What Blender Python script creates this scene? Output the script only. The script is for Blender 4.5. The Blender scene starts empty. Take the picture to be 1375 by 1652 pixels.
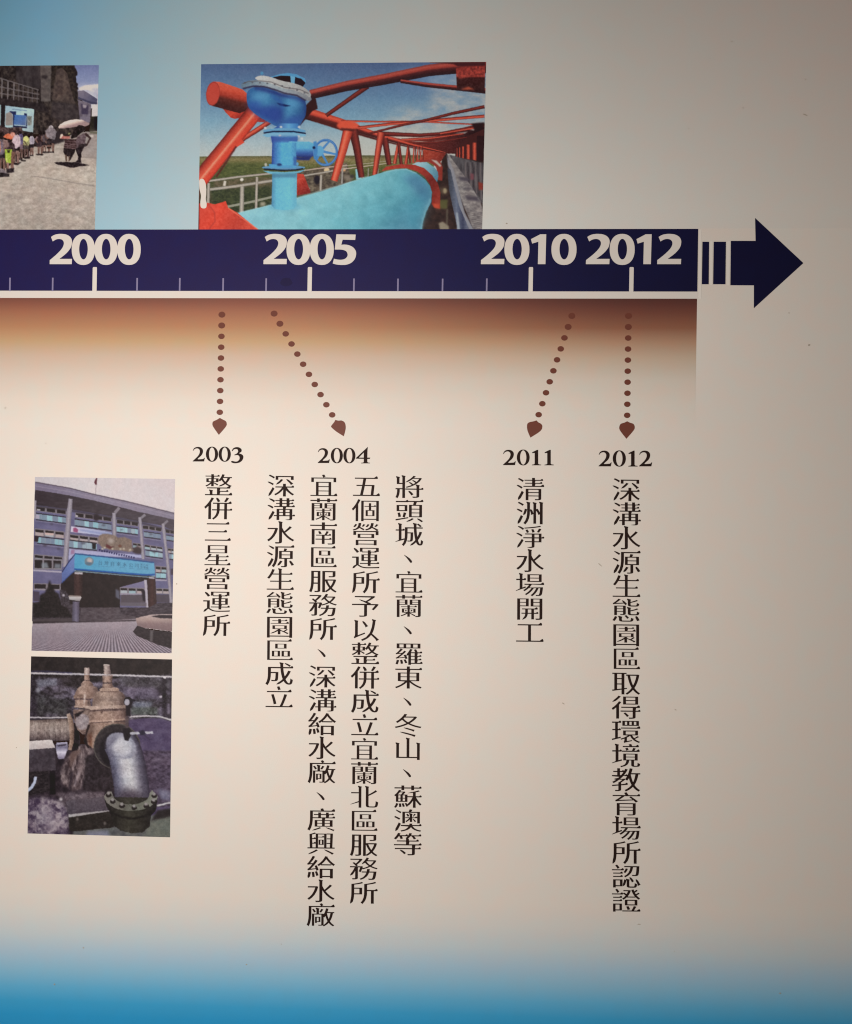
import bpy, math, random
import numpy as np
from mathutils import Vector, Matrix
from mathutils.geometry import delaunay_2d_cdt

# ---------------------------------------------------------------- camera, light, exposure
SC = bpy.context.scene
COL = SC.collection
Z0 = 1.50                                     # height of the middle of the view above the floor
F_PX, W_PX, H_PX = 1900.0, 1375.0, 1652.0      # focal length in pixels of the photograph
YAW, PITCH, ROLL = math.radians(2.94), math.radians(1.52), 0.012
fwd = Vector((-math.sin(YAW) * math.cos(PITCH), math.cos(YAW) * math.cos(PITCH), math.sin(PITCH)))
r0 = Vector((math.cos(YAW), math.sin(YAW), 0)); u0 = r0.cross(fwd)
right = r0 * math.cos(ROLL) + u0 * math.sin(ROLL); up = u0 * math.cos(ROLL) - r0 * math.sin(ROLL)
CAM_POS = Vector((0, 0, Z0)) - fwd * 1.9
cam_d = bpy.data.cameras.new('camera'); cam = bpy.data.objects.new('camera', cam_d); COL.objects.link(cam)
m = Matrix((right, up, -fwd)).transposed().to_4x4(); m.translation = CAM_POS; cam.matrix_world = m
cam_d.sensor_fit = 'VERTICAL'; cam_d.sensor_height = 24; cam_d.lens = 24 * F_PX / H_PX
cam_d.clip_start = .01; cam_d.clip_end = 100
SC.camera = cam

def at(px, py, h=0.0):
    """point of the panel face (raised by h metres) that shows at this pixel of the photograph"""
    d = fwd * F_PX + right * (px - W_PX / 2) - up * (py - H_PX / 2)
    return CAM_POS + d * ((-h - CAM_POS.y) / d.y)

world = bpy.data.worlds.new('World'); SC.world = world; world.use_nodes = True
bg = world.node_tree.nodes['Background']; bg.inputs[0].default_value = (1.0, .89, .79, 1); bg.inputs[1].default_value = .10

def area_lamp(name, px, py, dist, size, power, col):
    l = bpy.data.lights.new(name, 'AREA'); l.shape = 'DISK'; l.size = size; l.energy = power; l.color = col
    o = bpy.data.objects.new(name, l); COL.objects.link(o)
    p = at(px, py); o.location = (p.x, -dist, p.z); o.rotation_euler = (math.radians(90), 0, 0)
    return o
area_lamp('unseen_area_lamp', 235, 850, 1.44, .5, 20.9, (1.0, .885, .80))  # unseen warm area lamp, facing the panel's left half from mid height
SC.view_settings.view_transform = 'Standard'; SC.view_settings.look = 'None'
SC.cycles.filter_width = 1.15
SC.view_settings.exposure = 0; SC.view_settings.gamma = 1

# ---------------------------------------------------------------- print painter
# Small numpy raster used to work out the ink colours of the printed pictures.
def srgb2lin(c):
    c = np.clip(c, 0, 1)
    return np.where(c <= .04045, c / 12.92, ((c + .055) / 1.055) ** 2.4)

def vnoise(X, Y, seed=0, octaves=3):
    """smooth value noise, about -1..1"""
    out = np.zeros_like(X); amp = 1.; tot = 0
    for o in range(octaves):
        xi = np.floor(X).astype(np.int64); yi = np.floor(Y).astype(np.int64)
        fx = X - xi; fy = Y - yi
        fx = fx * fx * (3 - 2 * fx); fy = fy * fy * (3 - 2 * fy)
        def h(a, b):
            n = (a * 374761393 + b * 668265263 + (seed + o * 17) * 1274126177) & 0x7fffffff
            n = ((n ^ (n >> 13)) * 1274126177) & 0x7fffffff
            return ((n ^ (n >> 16)) & 0xffff) / 32767.5 - 1
        v = (h(xi, yi) * (1 - fx) + h(xi + 1, yi) * fx) * (1 - fy) + (h(xi, yi + 1) * (1 - fx) + h(xi + 1, yi + 1) * fx) * fy
        out += v * amp; tot += amp; amp *= .55; X = X * 2.03 + 11.3; Y = Y * 2.03 + 5.7
    return out / tot * 1.4

def smooth(pts, n=5):
    P = np.array(pts, float); Q = []
    for i in range(len(P)):
        a, b, c, d = P[i - 1], P[i], P[(i + 1) % len(P)], P[(i + 2) % len(P)]
        for t in np.arange(n) / n:
            Q.append(.5 * (2 * b + (c - a) * t + (2 * a - 5 * b + 4 * c - d) * t * t + (3 * b - a - 3 * c + d) * t ** 3))
    return np.array(Q)

def blur(a, s):
    if s <= 0: return a
    r = int(3 * s) + 1; k = np.exp(-.5 * (np.arange(-r, r + 1) / s) ** 2); k /= k.sum()
    for ax in (0, 1):
        pad = [(0, 0)] * a.ndim; pad[ax] = (r, r)
        p = np.pad(a, pad, mode='edge'); q = np.zeros_like(a)
        for i, w in enumerate(k):
            sl = [slice(None)] * a.ndim; sl[ax] = slice(i, i + a.shape[ax]); q += w * p[tuple(sl)]
        a = q
    return a

class Paint:
    R = 2.0                                       # samples per unit
    def __init__(s, x0, y0, x1, y1, base):
        s.x0, s.y0 = x0, y0
        s.w = int((x1 - x0) * s.R); s.h = int((y1 - y0) * s.R)
        s.X, s.Y = np.meshgrid(x0 + (np.arange(s.w) + .5) / s.R, y0 + (np.arange(s.h) + .5) / s.R)
        s.img = np.zeros((s.h, s.w, 3)) + np.array(base, float) / 255
        s.ids = np.zeros((s.h, s.w), int); s.names = []
        s.o = (0., 0., 1.); s.part = None; s.rnd = random.Random(5)
    def z(s, ox, oy, k): s.o = (ox, oy, k); return s
    def T(s, pts):
        P = np.array(pts, float); return np.stack([P[:, 0] / s.o[2] + s.o[0], P[:, 1] / s.o[2] + s.o[1]], 1)
    def mask(s, loops, soft=0):
        m = np.zeros((s.h, s.w)); A = np.concatenate(loops); g = 2 + soft * 3 * s.R
        i0 = max(int((A[:, 0].min() - s.x0) * s.R - g), 0); i1 = min(int((A[:, 0].max() - s.x0) * s.R + g) + 1, s.w)
        j0 = max(int((A[:, 1].min() - s.y0) * s.R - g), 0); j1 = min(int((A[:, 1].max() - s.y0) * s.R + g) + 1, s.h)
        s.bb = (slice(j0, max(j1, j0)), slice(i0, max(i1, i0)))
        if i1 <= i0 or j1 <= j0: return m
        k = 3; W = (i1 - i0); H = (j1 - j0) * k
        acc = np.zeros((H, W))
        ys = s.y0 + (j0 + (np.arange(H) + .5) / k) / s.R
        for r, y in enumerate(ys):
            xs = []
            for P in loops:
                a = P; b = np.roll(P, -1, 0); q = (a[:, 1] <= y) != (b[:, 1] <= y)
                if q.any():
                    aa, bb = a[q], b[q]; xs += list(aa[:, 0] + (y - aa[:, 1]) / (bb[:, 1] - aa[:, 1]) * (bb[:, 0] - aa[:, 0]))
            xs.sort()
            for u, v in zip(xs[0::2], xs[1::2]):
                u = (u - s.x0) * s.R - i0; v = (v - s.x0) * s.R - i0
                u = min(max(u, 0), W); v = min(max(v, 0), W)
                if v <= u: continue
                a, b = int(u), int(v)
                if a == b: acc[r, a if a < W else W - 1] += v - u
                else:
                    acc[r, a] += a + 1 - u; acc[r, a + 1:b] += 1
                    if b < W: acc[r, b] += v - b
        acc = np.clip(acc.reshape(j1 - j0, k, W).mean(1), 0, 1)
        if soft: acc = blur(acc, soft * s.R)
        m[j0:j1, i0:i1] = acc
        return m
    def put(s, m, col, alpha=1.):
        b = s.bb
        if callable(col): col = col(s.X[b], s.Y[b])
        else: col = np.array(col, float) / 255
        q = (m[b] * alpha)[..., None]
        s.img[b] = s.img[b] * (1 - q) + col * q
        if s.part:
            if s.part not in s.names: s.names.append(s.part)
            s.ids[b][q[..., 0] > .5] = s.names.index(s.part) + 1
        return m
    def poly(s, pts, col, sm=False, soft=0, a=1.):
        P = s.T(pts)
        return s.put(s.mask([smooth(P) if sm else P], soft), col, a)
    def ell(s, cx, cy, rx, ry, col, rot=0, soft=0, a=1., inner=None):
        t = np.linspace(0, 2 * math.pi, 33)[:-1]; c, d = math.cos(rot), math.sin(rot)
        f = lambda q: s.T(np.stack([cx + rx * q * np.cos(t) * c - ry * q * np.sin(t) * d, cy + rx * q * np.cos(t) * d + ry * q * np.sin(t) * c], 1))
        return s.put(s.mask([f(1)] + ([f(inner)] if inner else []), soft), col, a)
    def line(s, pts, w, col, soft=0, a=1.):
        """polyline of width w, or (w0, w1)"""
        P = s.T(pts); w0, w1 = (w if isinstance(w, tuple) else (w, w)); n = len(P)
        D = np.gradient(P, axis=0); D /= np.linalg.norm(D, axis=1)[:, None] + 1e-9
        N = np.stack([-D[:, 1], D[:, 0]], 1); W = (np.linspace(w0, w1, n) / s.o[2] / 2)[:, None]
        return s.put(s.mask([np.concatenate([P + N * W, (P - N * W)[::-1]])], soft), col, a)
    def tube(s, pts, w, ramp, soft=0, nz=.03, seed=1):
        """shaded round member: ramp = [(t, colour)...], t from -1 (left of travel) to 1"""
        P = s.T(pts); w0, w1 = (w if isinstance(w, tuple) else (w, w)); n = len(P)
        D = np.gradient(P, axis=0); D /= np.linalg.norm(D, axis=1)[:, None] + 1e-9
        N = np.stack([-D[:, 1], D[:, 0]], 1); rad = np.linspace(w0, w1, n) / s.o[2] / 2
        m = s.mask([np.concatenate([P + N * rad[:, None], (P - N * rad[:, None])[::-1]])], soft)
        X, Y = s.X[s.bb], s.Y[s.bb]; best = np.full(X.shape, 1e9); S = np.zeros(X.shape)
        for i in range(n - 1):
            v = P[i + 1] - P[i]; L = v @ v
            t = np.clip(((X - P[i][0]) * v[0] + (Y - P[i][1]) * v[1]) / L, 0, 1)
            dx = X - P[i][0] - v[0] * t; dy = Y - P[i][1] - v[1] * t
            sd = -(dx * -v[1] + dy * v[0]) / math.sqrt(L) * -1; d = dx * dx + dy * dy
            q = d < best; best[q] = d[q]; S[q] = (sd / (rad[i] + (rad[i + 1] - rad[i]) * t))[q]
        col = ramp_col(S, ramp) + nz * vnoise(X * 1.3, Y * 1.3, seed)[..., None]
        return s.put(m, lambda X, Y: np.clip(col, 0, 1))
    def noise(s, m, amp, sc=1., seed=3, ax=1., tint=(1, 1, 1), oc=3):
        n = vnoise(s.X * sc, s.Y * sc * ax, seed, oc)
        s.img = np.clip(s.img + (m * amp * n)[..., None] * np.array(tint), 0, 1)
    def finish(s, soft, sat, tint, warp=.3, patchy=.03):
        # uneven edges, soft focus and tonal unevenness of a reproduced photograph
        jj, ii = np.meshgrid(np.arange(s.h), np.arange(s.w), indexing='ij')
        u = ii + vnoise(s.X * .42, s.Y * .42, 61, 2) * warp * s.R; v = jj + vnoise(s.X * .42, s.Y * .42, 67, 2) * warp * s.R
        u = np.clip(u, 0, s.w - 1.001); v = np.clip(v, 0, s.h - 1.001); i, j = u.astype(int), v.astype(int); p = (u - i)[..., None]; q = (v - j)[..., None]; I = s.img
        s.img = blur((I[j, i] * (1 - p) + I[j, i + 1] * p) * (1 - q) + (I[j + 1, i] * (1 - p) + I[j + 1, i + 1] * p) * q, soft)
        g = s.img @ np.array((.3, .55, .15)); g = g[..., None]
        n = vnoise(s.X * .55, s.Y * .55, 90, 3)[..., None] * patchy * (.25 + g) + vnoise(s.X * .16, s.Y * .16, 93, 3)[..., None] * patchy * .5
        s.img = np.clip((g + (s.img - g) * sat) * np.array(tint) + n, 0, 1); return s
    def scrawl(s, p0, p1, hgt, n, col, a=1.):
        """lettering too small and blurred to read: a row of uneven marks"""
        for i in range(n):
            t = (i + .5) / n; x = p0[0] + (p1[0] - p0[0]) * t; y = p0[1] + (p1[1] - p0[1]) * t; w = (p1[0] - p0[0]) / n * .32
            s.line([(x - w, y - hgt * s.rnd.uniform(-.1, .4)), (x + w, y - hgt * s.rnd.uniform(.2, .6))], hgt * .32, col, soft=.25, a=a)
            s.line([(x + w * s.rnd.uniform(-.6, .6), y - hgt * .6), (x, y + hgt * .1)], hgt * .28, col, soft=.25, a=a)
    def glyphs(s, text, p0, p1, hgt, col, wid=.8, a=1.):
        """a line of lettering from p0 to p1 (slanted baseline)"""
        n = len(text); d = (np.array(p1, float) - p0) / n; sx = np.linalg.norm(d) * wid; u = d / np.linalg.norm(d)
        for i, ch in enumerate(text):
            if ch == ' ' or ch not in GLYPH: continue
            o = np.array(p0) + d * (i + .5)
            L = [s.T(np.stack([o[0] + (g[:, 0] - .5) * sx * u[0], o[1] + (g[:, 0] - .5) * sx * u[1] - (g[:, 1] - .38) * hgt], 1)) for g in GLYPH[ch]]
            s.put(s.mask(L), col, a)

def ramp_col(S, ramp):
    t = [r[0] for r in ramp]; C = np.array([r[1] for r in ramp], float) / 255
    return np.stack([np.interp(S, t, C[:, k]) for k in range(3)], -1)
def grad(p0, p1, ramp, amp=0, sc=1., seed=2, ax=1.):
    """colour running from p0 to p1"""
    v = (p1[0] - p0[0], p1[1] - p0[1]); L = v[0] ** 2 + v[1] ** 2
    def f(X, Y):
        c = ramp_col(((X - p0[0]) * v[0] + (Y - p0[1]) * v[1]) / L, ramp)
        if amp: c = c + amp * vnoise(X * sc, Y * sc * ax, seed)[..., None]
        return np.clip(c, 0, 1)
    return f
def mott(c0, c1, sc=1., seed=2, ax=1., bias=0., k=1.2):
    """two colours mixed by noise"""
    def f(X, Y):
        t = np.clip(.5 + bias + .5 * k * vnoise(X * sc, Y * sc * ax, seed, 4), 0, 1)[..., None]
        return (np.array(c0, float) * (1 - t) + np.array(c1, float) * t) / 255
    return f

A_, B_, C_, D_ = (310, 90, 5.5), (550, 90, 5.5), (310, 230, 5.5), (550, 230, 5.5)
RED = [(-1, (84, 32, 34)), (-.6, (140, 44, 38)), (-.1, (204, 72, 52)), (.35, (216, 92, 70)), (.75, (172, 54, 42)), (1, (116, 38, 36))]
DRED = [(-1, (70, 28, 30)), (-.3, (140, 48, 42)), (.3, (110, 38, 36)), (1, (60, 26, 30))]

def art_bridge():
    s = Paint(316, 96, 792, 376, (120, 150, 175)); s.part = 'sky'
    s.z(0, 0, 1)
    s.poly([(300, 80), (800, 80), (800, 400), (300, 400)], grad((0, 100), (0, 255), [(0, (74, 98, 146)), (.3, (88, 125, 168)), (.6, (112, 156, 186)), (.85, (152, 174, 186)), (1, (172, 180, 182))], .02, .5))
    s.poly([(690, 120), (800, 110), (800, 215), (600, 215), (640, 180), (700, 165)], mott((112, 146, 178), (172, 174, 176), .07, 9, 2.4, .1), soft=8, a=.8)
    s.poly([(560, 205), (800, 205), (800, 260), (560, 260)], (178, 178, 172), soft=6, a=.7)
    s.poly([(640, 110), (740, 110), (740, 140), (640, 140)], (104, 138, 186), soft=10, a=.5)
    # fields
    s.part = 'field'
    s.poly([(300, 252.5), (700, 250), (700, 400), (300, 400)], grad((0, 252), (0, 340), [(0, (92, 92, 62)), (.06, (128, 116, 76)), (.2, (92, 98, 52)), (.45, (66, 78, 46)), (.7, (84, 78, 58)), (1, (50, 58, 40))], .07, .5, 4, 2.2))
    s.poly([(350, 262), (440, 262), (450, 285), (350, 285)], mott((58, 70, 40), (96, 104, 58), .25, 8, 2), soft=3, a=.8)
    s.poly([(345, 290), (440, 285), (440, 306), (345, 312)], mott((120, 100, 84), (72, 70, 50), .3, 5, 1.5), soft=2, a=.8)
    s.poly([(340, 305), (438, 300), (438, 345), (345, 345)], mott((38, 48, 36), (72, 82, 52), .3, 6, 1.3), soft=2, a=.9)
    s.poly([(480, 276), (560, 262), (570, 300), (480, 315)], mott((120, 108, 92), (62, 52, 50), .25, 15, 1.2), soft=1, a=.95)
    s.z(*C_)
    s.ell(1110, 330, 28, 40, (34, 30, 44), soft=1); s.ell(1195, 245, 25, 24, (205, 180, 140), soft=.6); s.ell(1310, 235, 22, 18, (170, 175, 170), soft=.6)
    s.z(*D_)
    s.ell(20, 240, 26, 16, (214, 160, 110), soft=.8); s.poly([(130, 235), (170, 235), (185, 320), (135, 330)], (120, 185, 205), soft=.5)
    s.ell(70, 310, 45, 20, (120, 110, 100), soft=1); s.ell(100, 300, 20, 16, (60, 60, 60), soft=1)
    # railing behind the pipe
    s.part = 'railing'; s.z(*C_)
    LG = [(-1, (112, 108, 104)), (0, (176, 168, 158)), (1, (116, 112, 108))]
    s.tube([(120, 345), (400, 306), (720, 272)], 20, LG); s.tube([(130, 420), (400, 386), (720, 336)], 26, LG)
    s.line([(310, 570), (520, 528), (720, 480)], 20, (134, 136, 122)); s.tube([(445, 390), (440, 620)], 38, LG); s.tube([(577, 305), (568, 585)], 24, LG)
    s.tube([(148, 360), (142, 560)], 28, LG); s.line([(295, 340), (285, 385)], 22, (190, 184, 176), soft=.5); s.ell(442, 328, 16, 14, (200, 196, 190), soft=.5)
    s.line([(605, 545), (650, 545)], 34, (150, 146, 130), soft=1.5)
    s.tube([(930, 305), (1150, 268), (1375, 228)], 16, LG); s.line([(990, 248), (1180, 222), (1375, 200)], 11, (168, 150, 138))
    s.line([(930, 430), (1050, 404)], 14, (150, 110, 104)); s.tube([(1146, 285), (1140, 425)], 22, LG); s.line([(1335, 235), (1330, 365)], 15, (150, 146, 146))
    s.z(*D_); s.line([(0, 238), (200, 212), (460, 178)], (10, 6), (176, 162, 150)); s.line([(0, 212), (200, 190), (440, 160)], (8, 5), (160, 150, 138))
    for x in (14, 200, 245, 330): s.line([(x, 225), (x - 3, 350)], 10, (138, 134, 130), soft=.3)
    # bridge truss
    s.part = 'truss'; s.z(*B_)
    s.poly([(330, 690), (560, 700), (900, 690), (1160, 620), (1285, 600), (1285, 825), (1130, 800), (1030, 870), (925, 868), (700, 820), (480, 760)], grad((620, 215), (760, 240), [(0, (150, 50, 40)), (.45, (118, 42, 38)), (.8, (80, 32, 34)), (1, (48, 24, 30))], .05, .5, 7, 3))
    for (pts, c) in (([(420, 712), (700, 722), (960, 712), (760, 735), (560, 745)], (190, 180, 172)), ([(600, 752), (800, 765), (1010, 735), (760, 775)], (184, 172, 160)), ([(1000, 690), (1130, 672), (1100, 690)], (150, 140, 140)), ([(1130, 650), (1210, 640), (1180, 665)], (150, 142, 142))):
        s.poly(pts, c, soft=.6)
    s.tube([(-300, 512), (0, 600), (130, 640), (330, 710), (620, 790), (930, 860)], (108, 8), [(-1, (170, 56, 44)), (-.5, (222, 82, 58)), (-.1, (196, 62, 48)), (.2, (104, 38, 36)), (1, (60, 28, 32))], seed=4)
    s.line([(-260, 560), (0, 645), (150, 690), (330, 745), (620, 812), (930, 866)], (34, 5), (84, 32, 32), soft=.5)
    s.tube([(330, 690), (700, 705), (880, 690), (1180, 625)], (40, 16), DRED); s.tube([(540, 745), (800, 730), (1090, 690)], (22, 10), RED); s.tube([(640, 775), (860, 768), (1130, 720)], (18, 9), DRED)
    s.tube([(0, 578), (350, 585), (700, 582), (1000, 600), (1275, 612)], (16, 12), RED)
    s.tube([(150, 638), (440, 605), (720, 582), (1000, 558), (1275, 535)], (24, 28), RED); s.tube([(250, 690), (560, 612), (760, 570), (1000, 510), (1275, 452)], (18, 30), DRED)
    s.tube([(880, 690), (1050, 662), (1275, 625)], (14, 18), RED)
    s.z(*D_)
    # far part of the left truss and its diagonals
    s.poly([(735, 60), (935, 96), (905, 150), (860, 190), (780, 150), (640, 190), (720, 130)], grad((680, 240), (720, 255), [(0, (178, 66, 48)), (.6, (158, 54, 42)), (1, (118, 40, 36))], .05, .5))
    for x, w in ((655, 11), (690, 9), (718, 8)): s.tube([(x - 4, 35), (x - 12, 180)], (w, w * 1.6), RED); s.tube([(x + 8, 35), (x + 14, 165)], (w * .8, w), DRED)
    s.tube([(600, 20), (578, 190)], (20, 28), RED); s.tube([(598, 20), (618, 185)], (14, 18), DRED)
    s.tube([(510, 5), (478, 190)], (24, 32), RED); s.tube([(512, 0), (540, 215)], (26, 30), DRED)
    s.tube([(390, -40), (430, 200)], (58, 44), DRED); s.tube([(362, -90), (340, 20), (300, 290)], (72, 42), RED)
    s.tube([(110, -110), (145, 60), (185, 310)], (80, 54), DRED)
    s.tube([(65, -110), (20, 60), (-60, 340)], (88, 62), [(-1, (150, 46, 38)), (-.3, (214, 74, 52)), (.25, (240, 112, 84)), (.6, (215, 66, 46)), (1, (120, 40, 36))])
    s.z(*C_); s.poly([(930, 275), (990, 280), (1050, 430), (1050, 450), (930, 470)], grad((480, 280), (500, 310), [(0, (214, 66, 48)), (1, (128, 36, 36))], .05, .5))
    s.z(*B_)
    s.ell(60, 618, 95, 42, (222, 78, 54), soft=1.2); s.line([(0, 650), (120, 660)], 20, (90, 34, 34), soft=1)
    s.poly([(1160, 600), (1275, 590), (1268, 850), (1205, 850), (1200, 690)], (46, 24, 30), soft=1)
    # top beam
    TB = [(-1, (136, 60, 58)), (-.6, (186, 74, 64)), (-.25, (164, 58, 50)), (0, (92, 38, 42)), (.5, (60, 30, 36)), (1, (50, 30, 38))]
    s.z(*A_); s.tube([(1190, 530), (1375, 400), (1560, 270)], (34, 44), DRED)
    s.poly([(1075, 372), (1098, 380), (1116, 470), (1070, 490), (1010, 560), (955, 625), (960, 600), (1000, 520), (1010, 440)], (58, 28, 32), soft=.5)
    s.tube([(1050, 345), (1375, 268), (1700, 210), (2100, 130), (2300, 108), (2620, 96)], (84, 116), TB, nz=.035)
    s.z(*B_); s.line([(790, 60), (1285, 56)], 8, (120, 48, 46)); s.tube([(530, 225), (760, 258), (1290, 312)], (32, 50), TB)
    s.poly([(1022, 110), (1282, 70), (1278, 325), (1030, 298)], grad((0, 108), (0, 150), [(0, (140, 46, 42)), (.35, (178, 60, 52)), (.42, (70, 30, 32)), (.8, (64, 30, 32)), (1, (46, 24, 30))], .05, .5))
    s.poly([(1035, 110), (1275, 85), (1270, 175), (1180, 180), (1045, 205)], mott((206, 72, 60), (96, 34, 36), .35, 12), soft=1, a=.8)
    s.poly([(1060, 300), (1130, 275), (1190, 300)], (192, 82, 58), soft=1.2); s.poly([(800, 58), (1285, 56), (1285, 88), (1040, 95), (1000, 75)], (76, 32, 38), soft=.8)
    s.z(*D_); s.poly([(1130, -60), (1270, -120), (1270, 190), (1010, 160), (1020, 60)], (72, 32, 34))
    for x, w in ((1032, 7), (1055, 9), (1085, 16), (1130, 30), (1186, 34)): s.tube([(x, 60 - (x - 1000) * .32), (x, 130 + (x - 1030) * .28)], w, [(-1, (150, 48, 38)), (0, (222, 84, 60)), (1, (120, 40, 36))])
    s.poly([(1208, -60), (1272, -60), (1268, 190), (1208, 185)], (50, 24, 30))
    # walkway and dark side under the bridge
    s.part = 'walkway'
    s.poly([(840, 380), (870, 260), (900, 150), (935, 96), (965, 120), (1270, 170), (1262, 790), (700, 790)], mott((44, 32, 34), (66, 46, 44), .2, 3), soft=.3)
    s.poly([(960, 105), (1080, 140), (1272, 185), (1265, 560), (1170, 430), (1050, 260)], mott((62, 58, 66), (96, 92, 98), .25, 11, .35), soft=.5)
    for i in range(8): s.line([(1105 + i * 22, 175), (1112 + i * 23, 350 + i * 26)], 7, (56, 46, 54) if i % 2 else (112, 100, 104), soft=.4)
    s.poly([(1150, 270), (1180, 280), (1180, 330), (1150, 330)], (120, 70, 82), soft=1); s.poly([(1220, 350), (1262, 360), (1262, 420), (1225, 420)], (140, 52, 44), soft=1)
    s.poly([(945, 105), (960, 110), (1120, 330), (1240, 520), (1258, 600), (1258, 775), (1180, 775), (1090, 560), (1010, 330)], mott((104, 98, 104), (150, 144, 144), .18, 21, 1.6), soft=.3)
    for y0, y1, xo in ((300, 345, 0), (400, 420, 40), (470, 520, 60)): s.poly([(1040 + xo, y0), (1130 + xo * 1.3, y0 + 10), (1150 + xo * 1.3, y1), (1060 + xo, y1 - 8)], (76, 70, 84), soft=1.4)
    for k in range(9): s.line([(1120 + k * 5, 620 + k * 18), (1258, 645 + k * 18)], 5, (96, 88, 92), soft=.5)
    s.poly([(940, 105), (950, 130), (1000, 240), (1060, 470), (1100, 620), (1180, 775), (1140, 775), (1060, 620), (990, 330), (950, 200)], (130, 132, 146), soft=.8)
    s.poly([(945, 220), (975, 240), (1010, 400), (1050, 560), (1110, 700), (1140, 775), (1040, 775), (1000, 600), (960, 420)], grad((722, 0), (758, 0), [(0, (52, 56, 70)), (.4, (98, 108, 134)), (.7, (60, 66, 96)), (1, (110, 116, 138))], .03, .4))
    s.line([(1030, 620), (1046, 775)], (16, 28), (140, 152, 168), soft=.8)
    s.poly([(880, 400), (940, 400), (945, 460), (890, 455)], (90, 74, 60), soft=2); s.ell(925, 428, 16, 24, (150, 136, 108), soft=1)
    s.poly([(865, 510), (950, 505), (945, 590), (870, 585)], (86, 84, 50), soft=1.2); s.line([(945, 590), (940, 740)], 14, (92, 84, 74), soft=1)
    s.poly([(868, 715), (905, 700), (960, 745), (960, 775), (880, 775)], (134, 124, 108), soft=1)
    # pipe
    s.part = 'pipe'; s.z(*D_)
    s.poly([(790, 150), (830, 130), (880, 160), (905, 220), (900, 340), (860, 330), (850, 220)], (146, 50, 42), soft=.6)
    s.poly([(800, 150), (850, 160), (895, 205), (880, 215)], (176, 160, 156), soft=.6)
    s.poly([(630, 195), (680, 172), (760, 172), (830, 220), (862, 260), (866, 300), (855, 350), (820, 320), (770, 260), (700, 215)], grad((670, 262), (706, 290), [(0, (150, 190, 204)), (.5, (104, 164, 188)), (1, (70, 120, 150))], .02, .4))
    s.line([(700, 165), (780, 160), (850, 205), (880, 270)], 20, (152, 50, 44), soft=.3)
    s.z(*C_)
    PC = grad((500, 250), (640, 390), [(0, (116, 180, 200)), (.3, (112, 180, 198)), (.55, (98, 174, 194)), (.75, (80, 158, 182)), (.9, (68, 138, 168)), (1, (80, 136, 166))], .03, .07, 9)
    body = [(395, 628), (720, 548), (930, 492), (1150, 432), (1320, 378), (1400, 350), (1570, 302), (1700, 262), (1800, 238), (1900, 232), (1990, 268), (2070, 330), (2115, 390), (2128, 440), (2122, 530), (2075, 620), (2050, 700), (2038, 790), (560, 790)]
    pm = s.poly(body, PC)
    s.poly([(1850, 300), (2010, 280), (2100, 380), (2110, 480), (2060, 560), (1980, 430), (1920, 360)], (64, 118, 162), soft=5, a=.75)
    s.poly([(1930, 520), (2060, 450), (2080, 600), (2010, 780), (1900, 780)], (58, 150, 182), soft=7, a=.55)
    s.line([(1700, 262), (1810, 240), (1900, 236), (1990, 272)], 10, (150, 196, 212), soft=.8, a=.6); s.line([(2118, 500), (2070, 610), (2046, 700), (2034, 780)], 16, (120, 180, 200), soft=1.5, a=.6)
    s.line([(390, 628), (720, 548), (930, 490), (1320, 376), (1560, 300)], 8, (150, 200, 214), soft=.6, a=.7)
    s.noise(pm, .016, .08, 33, 1.3, (.6, 1, 1))
    s.ell(820, 570, 150, 26, (74, 156, 196), soft=3, a=.6)
    s.z(*D_)
    s.poly([(360, 255), (400, 215), (530, 192), (650, 196), (740, 226), (810, 290), (860, 360), (884, 440), (880, 585), (830, 575), (806, 545), (812, 440), (790, 370), (740, 300), (680, 258), (600, 230), (520, 228), (430, 240)], grad((620, 265), (700, 330), [(0, (176, 58, 46)), (.5, (166, 50, 40)), (.75, (118, 36, 34)), (1, (150, 46, 36))], .03, .3), sm=False)
    s.poly([(815, 540), (875, 545), (880, 590), (830, 580)], (196, 70, 46), soft=1.4)
    # near left end of the truss
    s.part = 'truss'; s.z(*A_)
    s.poly([(270, 465), (480, 470), (575, 520), (660, 575), (640, 590), (560, 585), (470, 540), (385, 560), (345, 550), (310, 515)], grad((360, 176), (372, 196), [(0, (150, 46, 38)), (.6, (214, 66, 46)), (1, (170, 48, 40))], .04, .4))
    s.poly([(190, 228), (250, 232), (360, 268), (450, 300), (500, 345), (505, 480), (420, 510), (270, 470), (180, 445)], grad((345, 132), (334, 178), [(0, (214, 84, 62)), (.18, (206, 70, 50)), (.36, (170, 54, 42)), (.48, (96, 40, 36)), (.7, (72, 34, 34)), (1, (70, 32, 34))], .03, .4))
    s.ell(186, 336, 60, 106, (196, 64, 52), rot=.12); s.ell(186, 336, 60, 106, (150, 44, 40), rot=.12, inner=.93, soft=.4, a=.8)
    s.tube([(690, 585), (560, 670), (470, 725), (400, 780)], 44, RED)
    s.z(*C_); s.tube([(560, -275), (322, 18), (50, 352)], (146, 150), [(-1, (150, 44, 38)), (-.75, (216, 60, 42)), (-.35, (212, 70, 50)), (-.05, (232, 134, 106)), (.12, (214, 78, 56)), (.6, (182, 54, 42)), (1, (110, 36, 34))], nz=.04)
    s.line([(395, 30), (300, 180), (215, 305)], 14, (90, 34, 36), soft=.8)
    s.poly([(370, 10), (400, 40), (465, 0), (440, -30)], (214, 66, 46))
    s.poly([(58, 540), (140, 535), (205, 548), (300, 518), (320, 578), (400, 620), (590, 775), (56, 775)], grad((322, 330), (410, 372), [(0, (206, 60, 46)), (.35, (220, 64, 46)), (.7, (190, 56, 44)), (1, (214, 72, 52))], .035, .35))
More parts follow.
